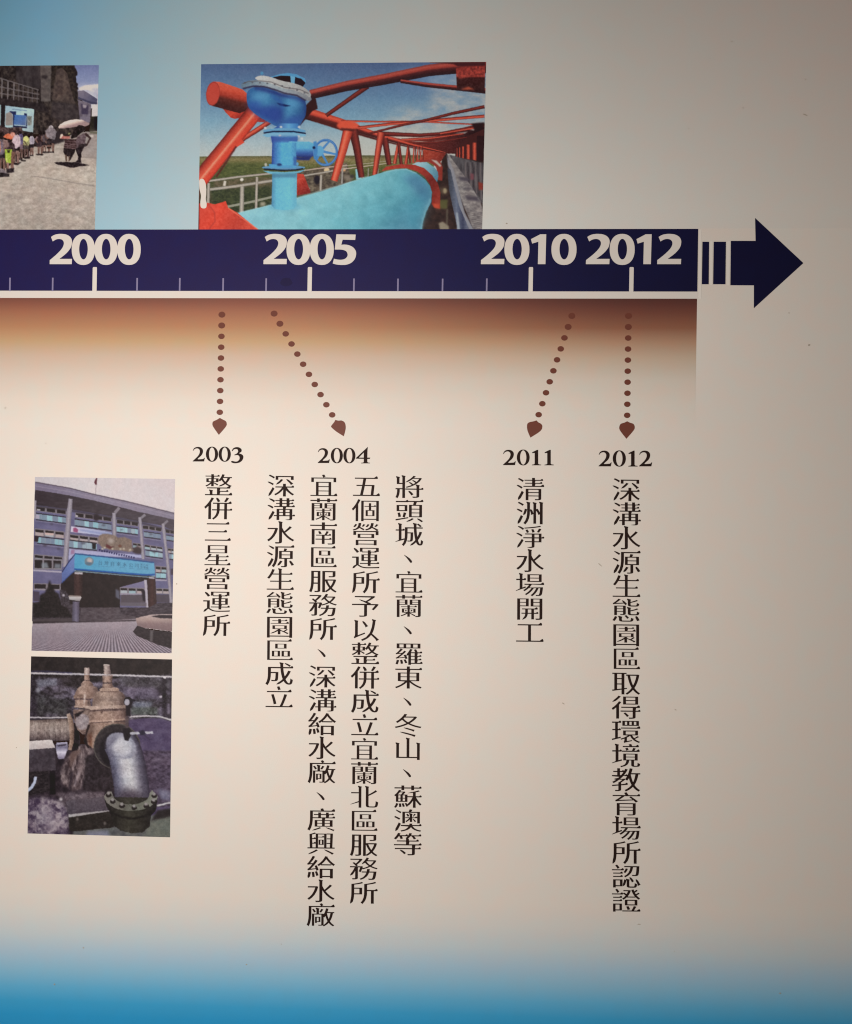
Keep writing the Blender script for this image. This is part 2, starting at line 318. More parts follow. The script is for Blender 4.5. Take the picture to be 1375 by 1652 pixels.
    s.line([(140, 540), (200, 620), (205, 700), (150, 770)], 8, (170, 50, 44), soft=.8); s.line([(320, 580), (420, 650), (590, 775)], 8, (236, 110, 84), soft=.6)
    s.line([(60, 360), (56, 775)], 14, (96, 34, 40), soft=.6)
    # valve
    s.part = 'valve'; s.z(*A_)
    s.poly([(690, 190), (770, 165), (850, 152), (930, 165), (1000, 200), (1012, 235), (990, 280), (930, 262), (850, 240), (740, 210)], (74, 148, 204))
    s.poly([(715, 190), (790, 176), (872, 180), (880, 245), (800, 226)], (44, 26, 32)); s.poly([(914, 188), (968, 203), (1008, 240), (985, 275), (910, 250)], (40, 26, 38))
    s.poly([(872, 180), (914, 186), (910, 252), (878, 242)], (92, 164, 210)); s.ell(620, 155, 14, 16, (70, 140, 190), soft=.6)
    DC = grad((405, 0), (495, 0), [(0, (42, 98, 164)), (.3, (56, 126, 182)), (.52, (46, 92, 156)), (.68, (60, 132, 186)), (.9, (42, 94, 156)), (1, (34, 64, 132))], .02, .3)
    s.poly([(488, 330), (545, 282), (640, 280), (730, 310), (800, 350), (900, 352), (980, 375), (1012, 430), (1010, 520), (985, 570), (945, 625), (860, 632), (750, 625), (700, 600), (610, 550), (530, 490), (492, 430)], DC, sm=True)
    s.poly([(490, 420), (600, 455), (720, 440), (800, 470), (800, 560), (740, 610), (610, 550), (520, 480)], (40, 66, 158), soft=4, a=.85)
    s.poly([(850, 540), (990, 520), (960, 610), (860, 625), (780, 600)], (42, 74, 164), soft=4, a=.7)
    s.poly([(545, 275), (640, 280), (760, 320), (860, 350), (985, 375), (1010, 420), (850, 375), (700, 335), (560, 305)], (36, 50, 130), soft=2, a=.85)
    s.ell(600, 365, 70, 45, (78, 152, 206), soft=5, a=.8); s.ell(900, 425, 60, 45, (76, 150, 204), soft=5, a=.8); s.ell(560, 430, 60, 24, (48, 90, 180), soft=3, a=.7)
    s.poly([(750, 418), (800, 425), (880, 444), (830, 452), (785, 442)], (22, 34, 92), soft=.6); s.line([(700, 350), (780, 400), (810, 470)], 20, (40, 90, 180), soft=2, a=.7)
    s.poly([(436, 262), (452, 240), (500, 222), (580, 214), (680, 226), (790, 258), (900, 286), (1000, 320), (1052, 362), (1046, 400), (1000, 388), (900, 352), (790, 330), (700, 288), (610, 266), (520, 264), (460, 290)], grad((390, 135), (502, 150), [(0, (92, 120, 146)), (.4, (150, 166, 180)), (.7, (136, 148, 162)), (1, (120, 124, 136))], .03, .5), sm=True)
    s.poly([(560, 196), (590, 180), (650, 178), (720, 196), (800, 222), (900, 242), (980, 272), (1040, 318), (1056, 350), (1040, 368), (1000, 340), (900, 306), (800, 286), (700, 246), (610, 226), (575, 212)], grad((412, 122), (500, 150), [(0, (184, 186, 190)), (.5, (168, 172, 176)), (1, (150, 152, 158))], .035, .5), sm=True)
    for k in range(9): s.ell(470 + k * 66, 240 + k * k * 1.9 - k * 4, 9, 7, (92, 96, 108), soft=.4)
    s.line([(450, 248), (500, 228), (600, 222), (700, 232), (820, 280), (960, 300), (1035, 335)], 7, (84, 76, 84), soft=.4, a=.8)
    s.line([(450, 292), (540, 270), (640, 274), (740, 302), (820, 332), (930, 352), (1010, 398)], 14, (56, 52, 84), soft=.6)
    s.poly([(775, 600), (940, 600), (950, 660), (690, 665), (750, 630)], grad((448, 0), (483, 0), [(0, (50, 90, 170)), (.5, (84, 158, 216)), (1, (48, 110, 186))]))
    s.ell(820, 668, 190, 26, (88, 152, 200)); s.line([(635, 686), (720, 672), (900, 672), (1010, 690)], 13, (24, 34, 70), soft=.3)
    s.poly([(620, 705), (660, 690), (820, 682), (1005, 695), (1012, 712), (930, 722), (820, 712), (660, 722)], (106, 168, 208))
    for bx, by in ((650, 640), (790, 632), (950, 632), (780, 710), (945, 715), (975, 735)): s.ell(bx, by, 12, 10, (180, 190, 200), soft=.4)
    SC = [(0, (44, 74, 160)), (.12, (56, 112, 190)), (.4, (72, 166, 220)), (.75, (74, 164, 214)), (1, (62, 132, 190))]
    s.poly([(700, 716), (940, 716), (930, 800), (925, 990), (712, 990), (715, 800)], grad((439, 0), (479, 0), SC, .025, .5)); s.poly([(700, 716), (940, 716), (935, 765), (712, 765)], (54, 78, 168), soft=2, a=.8)
    s.z(*C_)
    s.poly([(860, -10), (1040, -8), (1085, 10), (1105, 60), (1100, 110), (1040, 135), (940, 125), (850, 108)], grad((0, 228), (0, 253), [(0, (88, 170, 216)), (.45, (74, 160, 212)), (.75, (52, 96, 176)), (1, (40, 56, 130))], .02, .5))
    s.poly([(850, 108), (960, 130), (1060, 125), (1040, 158), (930, 155), (900, 130)], (38, 50, 120), soft=.8)
    s.poly([(712, 0), (925, 0), (925, 215), (705, 215)], grad((439, 0), (479, 0), SC, .03, .5))
    s.poly([(900, 120), (930, 130), (925, 215), (900, 200)], (48, 84, 170), soft=1, a=.7)
    s.part = 'handwheel'
    s.ell(1185, 88, 110, 122, (52, 110, 188), inner=.82, rot=.1); s.ell(1180, 86, 104, 116, (96, 150, 206), inner=.95, rot=.1, a=.8)
    for a in (.15, 1.35, 2.5, 3.75, 5.1): s.line([(1140, 75), (1185 + 98 * math.cos(a), 88 + 110 * math.sin(a))], (24, 16), (66, 130, 200))
    s.ell(1135, 75, 34, 48, (82, 158, 212), soft=.5); s.line([(1090, -10), (1100, 60), (1095, 150)], 30, (58, 128, 198), soft=.6); s.ell(1082, 45, 14, 12, (24, 36, 80), soft=.5)
    s.part = 'valve'
    s.ell(812, 222, 193, 20, (84, 140, 188)); s.poly([(680, 190), (760, 195), (860, 205), (930, 210), (925, 225), (690, 225)], (70, 150, 206)); s.line([(640, 234), (800, 246), (920, 242), (985, 230)], 11, (16, 24, 54), soft=.3)
    s.poly([(625, 248), (700, 256), (820, 262), (940, 254), (1010, 238), (960, 266), (880, 280), (700, 280)], (92, 170, 204)); s.ell(655, 196, 12, 16, (170, 170, 160), soft=.5); s.ell(775, 196, 22, 12, (40, 60, 120), soft=.7); s.ell(935, 190, 12, 16, (80, 150, 200), soft=.4)
    s.poly([(712, 275), (932, 275), (928, 560), (900, 590), (820, 600), (740, 590), (706, 560)], grad((438, 0), (480, 0), [(0, (66, 130, 176)), (.2, (86, 172, 206)), (.7, (92, 180, 212)), (1, (88, 166, 200))], .02, .6))
    s.poly([(712, 278), (932, 272), (930, 310), (712, 310)], (60, 110, 150), soft=1.5, a=.7)
    s.part = None
    pass
    return s.finish(.45, .80, (.98, .97, .94), .22, .018)

def person(s, x, top, foot, w, shirt, legs, hair=(38, 26, 28), skin=(122, 90, 80)):
    h = foot - top; f = lambda t: top + h * t
    s.line([(x - w * .16, f(.5)), (x - w * .2, f(.8)), (x - w * .22, foot)], (w * .36, w * .2), skin, soft=.25); s.line([(x + w * .16, f(.5)), (x + w * .2, f(.8)), (x + w * .22, foot)], (w * .36, w * .2), skin, soft=.25)
    s.poly([(x - w * .4, f(.46)), (x + w * .4, f(.46)), (x + w * .42, f(.68)), (x + w * .05, f(.66)), (x - w * .42, f(.7))], legs, soft=.3)
    s.poly([(x - w * .46, f(.24)), (x - w * .2, f(.17)), (x + w * .2, f(.17)), (x + w * .46, f(.25)), (x + w * .5, f(.42)), (x + w * .4, f(.52)), (x - w * .4, f(.52)), (x - w * .5, f(.42))], shirt, soft=.3)
    s.line([(x - w * .42, f(.24)), (x - w * .56, f(.4)), (x - w * .3, f(.5))], w * .17, skin, soft=.3); s.line([(x + w * .1, f(.2)), (x + w * .3, f(.5))], w * .2, tuple(c * .7 for c in shirt), soft=.6, a=.7)
    s.ell(x, f(.09), w * .24, h * .095, hair, soft=.25); s.poly([(x - w * .3, foot - 8), (x, foot - 4), (x + w * .3, foot - 8), (x + w * .34, foot + 6), (x - w * .34, foot + 6)], (44, 34, 36), soft=.3)

def art_queue():
    s = Paint(-66, 98, 166, 376, (60, 50, 52)); s.part = 'stone_building'; Q = (0, 90, 5.694)
    s.z(*Q)
    s.poly([(-380, 60), (730, 60), (730, 720), (-380, 720)], mott((38, 30, 32), (84, 72, 66), .3, 4, .8, -.05, 1.5))
    s.poly([(365, 85), (472, 85), (465, 420), (380, 420)], mott((112, 102, 98), (82, 74, 74), .2, 7), soft=.6); s.poly([(380, 180), (440, 185), (430, 215), (380, 195)], (50, 42, 46), soft=1.5)
    s.poly([(150, 85), (370, 85), (380, 310), (150, 240)], mott((50, 42, 46), (76, 68, 70), .2, 14, .5), soft=.5)
    s.poly([(525, 90), (610, 120), (650, 300), (700, 440), (480, 410), (490, 300)], mott((104, 88, 80), (66, 54, 54), .22, 10), soft=1.2)
    s.poly([(480, 420), (720, 450), (740, 600), (560, 600), (470, 560)], mott((80, 70, 70), (52, 44, 48), .25, 16), soft=1.2)
    s.part = 'sky'
    s.poly([(680, 60), (925, 60), (925, 480), (800, 480), (715, 330), (700, 200)], grad((0, 104), (0, 150), [(0, (108, 124, 176)), (.6, (136, 150, 192)), (1, (190, 190, 204))], .01, .3))
    s.poly([(720, 300), (770, 275), (840, 265), (920, 262), (920, 360), (850, 330), (800, 310), (740, 318)], (224, 216, 220), soft=1)
    s.poly([(835, 300), (920, 290), (920, 400), (870, 360)], (166, 168, 190), soft=1.5, a=.6); s.poly([(845, 445), (925, 440), (925, 570), (840, 570)], (206, 200, 200), soft=.6)
    s.part = 'tree'
    s.poly([(480, 85), (680, 85), (712, 150), (700, 185), (685, 200), (706, 250), (716, 300), (700, 330), (715, 420), (740, 500), (690, 430), (650, 300), (620, 160), (570, 110), (520, 130), (490, 300), (470, 300)], mott((34, 28, 30), (70, 58, 50), .35, 5), soft=.5)
    for x, y, r in ((700, 165, 14), (690, 130, 12), (706, 265, 12), (712, 300, 10), (684, 215, 14)): s.ell(x, y, r, r * 1.3, (44, 34, 38), soft=.5)
    s.part = 'house'
    s.poly([(715, 400), (838, 440), (830, 610), (735, 600)], mott((126, 116, 132), (96, 86, 100), .2, 3)); s.poly([(745, 440), (815, 455), (810, 540), (750, 535)], (70, 60, 86), soft=.6); s.poly([(760, 445), (800, 455), (790, 480), (765, 480)], (160, 150, 160), soft=.7); s.poly([(735, 560), (830, 560), (828, 620), (740, 610)], (120, 110, 128), soft=1)
    s.poly([(716, 322), (770, 318), (895, 395), (892, 445), (840, 445), (720, 395)], grad((130, 145), (150, 165), [(0, (128, 120, 138)), (1, (84, 82, 112))], .02, .3)); s.line([(720, 385), (840, 432), (892, 436)], 14, (66, 64, 92), soft=.5)
    s.part = 'stone_building'
    for x in (20, 75, 130, 175, 215, 260, 300, 345): s.line([(x, 208 + x * .3), (x - 3, 395 + x * .12)], (11, 9) if x < 150 else (8, 7), (128, 120, 122) if x < 150 else (96, 88, 92), soft=.4)
    for y in (205, 285, 345): s.line([(-200, y - 60), (0, y), (360, y + (110 if y < 280 else 70 if y < 300 else 52))], 9, (118, 110, 112), soft=.5)
    s.poly([(-200, 380), (0, 390), (400, 440), (460, 520), (330, 500), (0, 450), (-200, 440)], mott((40, 32, 36), (62, 52, 54), .3, 6), soft=.8)
    s.part = 'poster'
    s.poly([(-200, 425), (12, 450), (8, 665), (-200, 640)], (140, 170, 182)); s.poly([(50, 458), (315, 490), (305, 705), (45, 655)], grad((8, 170), (55, 215), [(0, (150, 186, 206)), (.5, (172, 208, 216)), (1, (150, 172, 178))], .02, .3))
    s.poly([(55, 530), (105, 510), (120, 560), (118, 640), (50, 640)], (150, 140, 134), soft=.5); s.poly([(85, 508), (150, 512), (150, 545), (130, 640), (250, 650), (250, 530), (222, 525), (222, 545), (245, 560), (240, 655), (120, 650), (122, 540)], (40, 48, 96), soft=.3)
    s.poly([(135, 540), (242, 548), (236, 640), (128, 632)], grad((25, 180), (42, 202), [(0, (56, 110, 190)), (.6, (78, 116, 180)), (1, (98, 120, 170))], .03, .4)); s.poly([(250, 550), (295, 555), (290, 640), (255, 640)], mott((90, 100, 92), (156, 160, 158), .5, 6), soft=.4)
    s.line([(110, 490), (250, 505)], 8, (110, 140, 170), soft=.4); s.line([(120, 652), (250, 660)], 12, (30, 30, 62), soft=.4)
    s.poly([(12, 440), (46, 450), (42, 670), (8, 665)], (38, 30, 34))
    s.part = 'shrub'
    s.poly([(833, 560), (900, 555), (900, 690), (822, 690)], mott((58, 54, 36), (36, 30, 30), .4, 4), soft=.5); s.poly([(866, 560), (900, 560), (900, 680), (868, 680)], (26, 20, 28), soft=.8)
    s.part = 'paved_yard'
    s.poly([(-380, 1120), (0, 1060), (130, 980), (230, 930), (300, 830), (400, 840), (500, 800), (590, 760), (700, 700), (900, 690), (900, 1640), (-380, 1640)], grad((0, 212), (0, 372), [(0, (150, 138, 132)), (.2, (176, 164, 152)), (.45, (182, 170, 156)), (.75, (168, 156, 146)), (1, (154, 144, 134))], .02, .2))
    g = s.poly([(-380, 1120), (590, 760), (900, 690), (900, 1640), (-380, 1640)], mott((158, 146, 138), (196, 184, 168), .09, 5, 1.6), a=.4); s.noise(g, .06, .16, 6, 1.9); s.noise(g, .03, .6, 8, 1.3)
    s.poly([(780, 690), (900, 690), (900, 960), (760, 930), (730, 850)], (132, 122, 124), soft=4, a=.5); s.poly([(780, 735), (860, 728), (860, 745), (790, 750)], (206, 196, 184), soft=1)
    s.line([(300, 1105), (450, 1125), (650, 1162), (870, 1195)], 7, (126, 116, 112), soft=.5, a=.8); s.line([(740, 930), (890, 940)], 6, (126, 116, 112), soft=.6, a=.7); s.ell(85, 1290, 24, 22, (146, 134, 128), soft=1.5, a=.8)
    s.poly([(820, 690), (900, 700), (900, 720), (830, 715)], (104, 102, 84), soft=.8)
    s.poly([(300, 760), (540, 690), (600, 700), (590, 790), (480, 820), (330, 830)], (52, 42, 46), soft=1)
    s.part = 'people'
    for q in ([(0, 1095), (80, 1095), (90, 1110), (0, 1115)], [(130, 985), (200, 975), (170, 1005), (130, 1000)], [(190, 955), (240, 960), (235, 972), (195, 968)], [(230, 930), (280, 925), (275, 945), (225, 945)], [(330, 900), (405, 905), (390, 916), (335, 912)], [(400, 880), (470, 880), (455, 892), (400, 892)]): s.poly(q, (48, 38, 40), soft=.5)
    person(s, 370, 690, 905, 70, (62, 44, 50), (60, 44, 50)); s.line([(345, 740), (310, 780)], 14, (140, 110, 116), soft=.4)
    person(s, 408, 690, 885, 52, (96, 80, 84), (50, 40, 46)); person(s, 470, 640, 885, 88, (132, 122, 128), (52, 44, 50), hair=(176, 168, 172)); s.poly([(415, 690), (450, 660), (500, 665), (525, 700), (480, 745), (430, 750)], (140, 130, 136), soft=.5, a=.9)
    person(s, 452, 760, 845, 60, (58, 46, 50), (44, 36, 40))
    person(s, 292, 700, 915, 52, (176, 166, 180), (46, 38, 44)); person(s, 240, 700, 935, 66, (176, 176, 120), (74, 64, 62)); s.ell(238, 765, 24, 28, (206, 214, 116), soft=.4); s.line([(222, 780), (255, 830)], 12, (110, 96, 70), soft=.4)
    s.line([(225, 860), (230, 930)], 13, (96, 70, 66), soft=.3); s.line([(262, 860), (262, 930)], 14, (76, 56, 58), soft=.3); s.line([(285, 850), (300, 905)], 10, (130, 96, 88), soft=.3)
    person(s, 192, 665, 950, 46, (110, 98, 140), (120, 96, 110)); person(s, 150, 665, 990, 80, (206, 184, 190), (40, 30, 34), hair=(46, 30, 30)); s.poly([(120, 745), (160, 730), (180, 830), (150, 855), (110, 840)], (200, 178, 188), soft=.5)
    s.poly([(-100, 640), (10, 640), (60, 660), (200, 655), (208, 700), (170, 720), (60, 730), (-100, 760)], mott((50, 34, 38), (104, 80, 78), .3, 8), soft=.8)
    person(s, 20, 700, 1060, 90, (106, 92, 100), (52, 42, 50)); person(s, 90, 740, 1040, 100, (70, 50, 56), (34, 28, 34))
    s.poly([(28, 745), (50, 725), (75, 712), (110, 722), (128, 745), (105, 770), (70, 762)], (222, 112, 74), soft=.3); s.ell(118, 722, 22, 20, (226, 150, 130), soft=.5)
    s.poly([(30, 770), (70, 770), (85, 830), (60, 850), (20, 850)], (142, 112, 108), soft=.8); s.poly([(0, 795), (30, 790), (35, 900), (0, 910)], (126, 112, 128), soft=.8)
    s.poly([(45, 860), (112, 860), (118, 920), (115, 985), (60, 990), (48, 940)], (158, 186, 52), soft=.25); s.poly([(66, 866), (96, 866), (92, 890), (70, 890)], (52, 46, 26), soft=.5); s.line([(58, 900), (66, 980)], 6, (196, 214, 110), soft=.4)
    s.line([(120, 880), (115, 970), (120, 1050)], (30, 18), (128, 88, 78), soft=.4); s.line([(70, 980), (80, 1060)], 20, (150, 112, 104), soft=.5); s.line([(160, 870), (165, 985)], (28, 16), (140, 104, 96), soft=.4)
    s.poly([(60, 1040), (130, 1030), (130, 1070), (60, 1080)], (46, 36, 42), soft=.6); s.poly([(0, 1030), (40, 1040), (60, 1070), (80, 1100), (0, 1105)], (128, 116, 122), soft=.8); s.poly([(0, 1070), (90, 1085), (85, 1108), (0, 1112)], (46, 38, 42), soft=.5)
    for k in range(5):
        x = -40 - k * 62; person(s, x, 690 - k * 14, 1090 + k * 26, 96, ((196, 130, 90), (170, 170, 180), (96, 120, 150), (200, 190, 186), (120, 70, 66))[k], (48, 40, 48))
    # couple under the sunshade
    Z = (90, 180, 16.51); s.z(*Z)
    s.poly([(-40, 1355), (120, 1340), (300, 1345), (540, 1350), (720, 1385), (900, 1430), (780, 1450), (620, 1460), (500, 1495), (380, 1490), (220, 1445), (60, 1420)], (40, 28, 34), soft=.3)
    s.poly([(215, 960), (530, 990), (510, 1080), (440, 1200), (400, 1290), (350, 1330), (340, 1200), (290, 1190), (240, 1150), (210, 1080)], (40, 28, 32), soft=.3)
    s.line([(275, 1150), (285, 1330)], 44, (104, 78, 66), soft=.3); s.line([(360, 1180), (350, 1330)], 30, (120, 92, 78), soft=.3)
    s.poly([(520, 960), (760, 930), (720, 1030), (680, 1110), (690, 1200), (670, 1260), (690, 1370), (520, 1350), (590, 1280), (600, 1210), (560, 1100)], (42, 30, 36), soft=.3)
    s.poly([(230, 730), (300, 730), (420, 735), (560, 730), (570, 900), (540, 1000), (400, 990), (215, 950), (240, 830)], (72, 50, 52), soft=.3)
    for y in (780, 850, 905, 965): s.line([(235, y), (400, y + 14), (540, y + 20)], 12, (132, 104, 108), soft=.3)
    s.poly([(560, 690), (620, 640), (740, 580), (820, 570), (850, 620), (800, 720), (790, 840), (740, 920), (560, 960), (540, 820)], (104, 84, 90), soft=.3)
    s.poly([(640, 880), (780, 850), (850, 860), (820, 920), (700, 960), (560, 990)], (46, 34, 38), soft=.4)
    s.line([(790, 590), (850, 640), (925, 715), (880, 800), (820, 900)], (70, 44), (64, 44, 44), soft=.3)
    s.poly([(560, 400), (620, 360), (700, 365), (770, 410), (790, 470), (730, 540), (640, 600), (560, 680), (420, 730), (400, 700), (430, 600), (500, 500)], (36, 26, 28), soft=.4)
    s.poly([(130, 620), (180, 600), (200, 650), (380, 650), (380, 720), (230, 725), (110, 720)], (190, 110, 100), soft=.4); s.poly([(130, 610), (180, 590), (200, 630), (150, 700), (110, 720)], (216, 190, 170), soft=.4); s.poly([(330, 570), (390, 560), (390, 610), (330, 610)], (150, 150, 96), soft=.5)
    s.poly([(200, 600), (380, 620), (380, 650), (220, 640)], (44, 34, 26), soft=.4)
    s.noise(s.ids == s.names.index('people') + 1, .09, .45, 21)
    s.part = 'sunshade'
    s.poly([(68, 410), (110, 350), (240, 268), (390, 222), (540, 205), (700, 218), (800, 262), (905, 310), (890, 350), (820, 380), (780, 400), (700, 368), (620, 362), (560, 400), (400, 430), (200, 445), (90, 446)], grad((98, 193), (102, 207), [(0, (240, 230, 214)), (.6, (232, 218, 202)), (.8, (202, 178, 168)), (1, (160, 132, 132))], .02, .5))
    s.line([(110, 370), (300, 352), (450, 362), (600, 332), (860, 322)], 8, (178, 146, 146), soft=.4); s.line([(470, 215), (450, 350)], 5, (190, 165, 160), soft=.4)
    s.part = None; pass
    return s.finish(.45, .80, (1, .985, .97), .32, .028)

def art_office():
    s = Paint(44, 764, 288, 1060, (222, 208, 206)); s.part = 'sky'
    E, F = (40, 760, 5.5), (40, 900, 5.5)
    s.z(0, 0, 1); s.poly([(40, 760), (290, 760), (290, 860), (40, 860)], grad((50, 770), (280, 820), [(0, (206, 198, 200)), (.4, (220, 208, 206)), (1, (216, 202, 202))], .008, .2))
    s.z(*E); s.part = 'flag'
    s.line([(636, 95), (630, 212)], 5, (170, 156, 160)); s.poly([(636, 58), (643, 62), (640, 120), (628, 122), (618, 100), (626, 75)], (112, 52, 64), soft=.3)
    s.part = 'facade'
    s.poly([(60, 200), (1330, 420), (1330, 1330), (40, 1330)], mott((102, 98, 138), (116, 110, 150), .1, 5))
    fac = s.mask([s.T([(60, 200), (1330, 420), (1330, 1330), (40, 1330)])])
    s.part = 'roof'
    s.poly([(92, 160), (400, 215), (640, 262), (1000, 345), (1330, 425), (1330, 530), (1200, 480), (1040, 450), (770, 400), (450, 345), (88, 300)], grad((50, 0), (285, 0), [(0, (62, 48, 58)), (.4, (72, 60, 68)), (1, (86, 74, 86))], .03, .12, 6, 3))
    s.poly([(92, 94), (400, 148), (630, 206), (950, 276), (1330, 372), (1330, 432), (1000, 358), (620, 262), (400, 216), (92, 166)], grad((50, 0), (285, 0), [(0, (126, 114, 142)), (.5, (146, 134, 156)), (1, (138, 126, 146))], .025, .3, 4, 3))
    s.line([(92, 98), (400, 152), (630, 210), (950, 280), (1330, 376)], 10, (104, 90, 106), soft=.4); s.line([(92, 132), (400, 182), (620, 234), (1000, 318), (1330, 400)], 5, (166, 154, 172), soft=.4, a=.7)
    s.part = 'window_band'; R = s.rnd
    def band(x0, x1, yl, yr, h0, h1, kind, n=3):
        """a strip of openings in perspective"""
        y = lambda x, k: yl + (yr - yl) * (x - x0) / (x1 - x0) + k * (h0 + (h1 - h0) * (x - x0) / (x1 - x0))
        if kind == 'glass':
            s.poly([(x0, y(x0, -.18)), (x1, y(x1, -.18)), (x1, y(x1, 0)), (x0, y(x0, 0))], (44, 34, 46), soft=.3)
            e = x0; k = 0
            while e < x1:
                f = min(e + (x1 - x0) / (n * 2) * R.uniform(.8, 1.2), x1); c = ((136, 184, 196), (126, 146, 166), (148, 194, 204), (122, 138, 162), (152, 174, 186))[(k + R.randint(0, 1)) % 5]
                s.poly([(e, y(e, 0)), (f, y(f, 0)), (f, y(f, 1)), (e, y(e, 1))], c, soft=.25); s.line([(e, y(e, 0)), (e, y(e, 1))], 3, (150, 158, 170), soft=.2); e = f; k += 1
            s.line([(x0, y(x0, 1.06)), (x1, y(x1, 1.06))], 9, (54, 44, 62), soft=.3)
        else:
            s.poly([(x0, y(x0, -.2)), (x1, y(x1, -.2)), (x1, y(x1, 1.2)), (x0, y(x0, 1.2))], (136, 126, 134), soft=.25)
            for i in range(n):
                a = x0 + (x1 - x0) * (i + .08) / n; b = x0 + (x1 - x0) * (i + .9) / n
                s.poly([(a, y(a, 0)), (b, y(b, 0)), (b, y(b, 1)), (a, y(a, 1))], (48, 38, 42), soft=.25)
                if kind == 'half': s.poly([(a, y(a, .5)), (b, y(b, .5)), (b, y(b, 1.15)), (a, y(a, 1.15))], R.choice([(168, 176, 184), (150, 178, 186), (178, 160, 160)]), soft=.25)
    band(96, 372, 316, 352, 30, 30, 'dark'); band(100, 368, 378, 414, 50, 48, 'glass'); band(88, 355, 516, 546, 46, 44, 'half'); band(110, 350, 584, 612, 52, 50, 'glass'); band(84, 340, 745, 768, 46, 44, 'half')
    band(450, 775, 372, 415, 32, 30, 'dark', 4); band(445, 770, 430, 476, 52, 48, 'glass', 4); band(398, 655, 566, 596, 44, 42, 'half'); band(395, 640, 618, 645, 58, 54, 'glass'); s.poly([(597, 640), (635, 644), (633, 692), (600, 690)], (38, 26, 34), soft=.3)
    band(815, 1010, 432, 458, 30, 28, 'dark'); band(815, 1005, 492, 518, 46, 44, 'glass', 3); band(960, 1036, 640, 650, 34, 32, 'half', 2)
    s.poly([(950, 680), (1035, 690), (1035, 735), (960, 720)], (70, 50, 56), soft=1); band(1045, 1218, 482, 508, 26, 26, 'dark'); band(1058, 1208, 540, 562, 42, 40, 'glass', 2)
    band(1062, 1226, 655, 680, 30, 28, 'half'); band(1072, 1226, 705, 728, 46, 44, 'glass', 2); band(1250, 1330, 520, 530, 26, 26, 'dark', 2); band(1255, 1330, 572, 584, 38, 38, 'glass', 1); band(1270, 1330, 688, 696, 30, 30, 'half', 2); band(1285, 1330, 735, 742, 44, 44, 'glass', 1)
    s.poly([(88, 572), (125, 580), (118, 630), (85, 622)], (54, 34, 44), soft=.4); s.poly([(178, 545), (258, 552), (256, 572), (180, 566)], (206, 176, 168), soft=.3)
    s.poly([(100, 385), (132, 388), (130, 425), (98, 422)], (178, 166, 186), soft=.5); s.poly([(110, 335), (140, 340), (138, 350), (108, 346)], (210, 202, 210), soft=.5); s.poly([(455, 390), (475, 395), (470, 408), (452, 404)], (214, 206, 210), soft=.5)
    s.ell(635, 410, 28, 32, (52, 38, 48), soft=1)
    s.z(*F)
    band(84, 330, 18, 26, 72, 66, 'dark', 3); s.poly([(150, 45), (200, 40), (215, 90), (150, 95)], (140, 150, 160), soft=1.2, a=.8); s.poly([(265, 50), (320, 55), (318, 95), (262, 92)], (150, 160, 172), soft=1.2, a=.7)
    s.poly([(76, 104), (335, 118), (333, 132), (76, 118)], (176, 166, 182), soft=.4); band(78, 322, 232, 240, 44, 38, 'dark', 2); s.poly([(78, 272), (325, 278), (325, 290), (78, 286)], (150, 140, 152), soft=.5); s.poly([(76, 295), (130, 300), (130, 385), (76, 385)], (84, 70, 90), soft=.5)
    band(1160, 1262, 78, 86, 42, 40, 'half', 2); band(1165, 1255, 135, 140, 44, 42, 'glass', 1); s.poly([(1155, 188), (1262, 194), (1262, 206), (1155, 202)], (168, 158, 178), soft=.4); band(1165, 1285, 275, 280, 34, 34, 'half', 2); s.poly([(1155, 322), (1290, 325), (1290, 400), (1155, 395)], (86, 74, 88), soft=.5); s.poly([(1295, 95), (1330, 98), (1330, 150), (1296, 150)], (80, 66, 84), soft=.5)
    s.z(*E)
    for x0, y0, x1, y1 in ((92, 432, 368, 466), (88, 640, 345, 672), (445, 488, 770, 530), (815, 545, 1005, 572), (1058, 588, 1208, 610), (1072, 758, 1226, 780), (395, 682, 640, 706)):
        s.line([(x0, y0 + 8), (x1, y1 + 8)], 7, (150, 142, 164), soft=.3, a=.7); s.line([(x0, y0 + 22), (x1, y1 + 22)], 20, (96, 88, 122), soft=1.2, a=.5)
    s.poly([(92, 300), (450, 345), (770, 400), (1040, 450), (1330, 530), (1330, 548), (1040, 470), (770, 420), (450, 366), (92, 318)], (60, 50, 60), soft=1, a=.7)
    for x, y, q in ((180, 660, 9), (300, 690, 8), (520, 640, 10), (240, 470, 7), (700, 480, 8), (1120, 560, 7), (1150, 720, 8), (860, 520, 6)): s.ell(x, y, q * 2.2, q, (74, 66, 84), soft=1, a=.7)
    s.part = 'banner'
    s.poly([(415, 490), (560, 508), (775, 545), (770, 588), (600, 560), (408, 540)], grad((115, 855), (180, 862), [(0, (206, 196, 214)), (.25, (186, 186, 214)), (1, (150, 160, 200))], .02, .5)); s.poly([(430, 505), (450, 500), (475, 520), (472, 545), (432, 538)], (168, 74, 122), soft=.5); s.line([(490, 522), (770, 566)], 14, (126, 138, 192), soft=.8, a=.7)
    s.poly([(395, 690), (450, 698), (1040, 745), (1040, 770), (700, 755), (460, 735), (390, 790)], (170, 168, 206), soft=.3); s.poly([(412, 698), (445, 700), (440, 735), (408, 740)], (164, 120, 160), soft=.6)
    s.part = 'column'; CC = [(-1, (128, 118, 132)), (0, (170, 160, 170)), (1, (138, 128, 142))]
    s.tube([(408, 245), (398, 360)], (36, 44), CC); s.tube([(398, 330), (380, 560), (358, 850)], (44, 44), CC)
    s.line([(840, 325), (800, 370)], 26, (138, 128, 138), soft=.4); s.tube([(793, 370), (795, 460), (797, 590)], 33, CC); s.line([(1070, 385), (1030, 420)], 22, (138, 128, 138), soft=.4); s.tube([(1022, 410), (1035, 560), (1052, 780)], 28, CC)
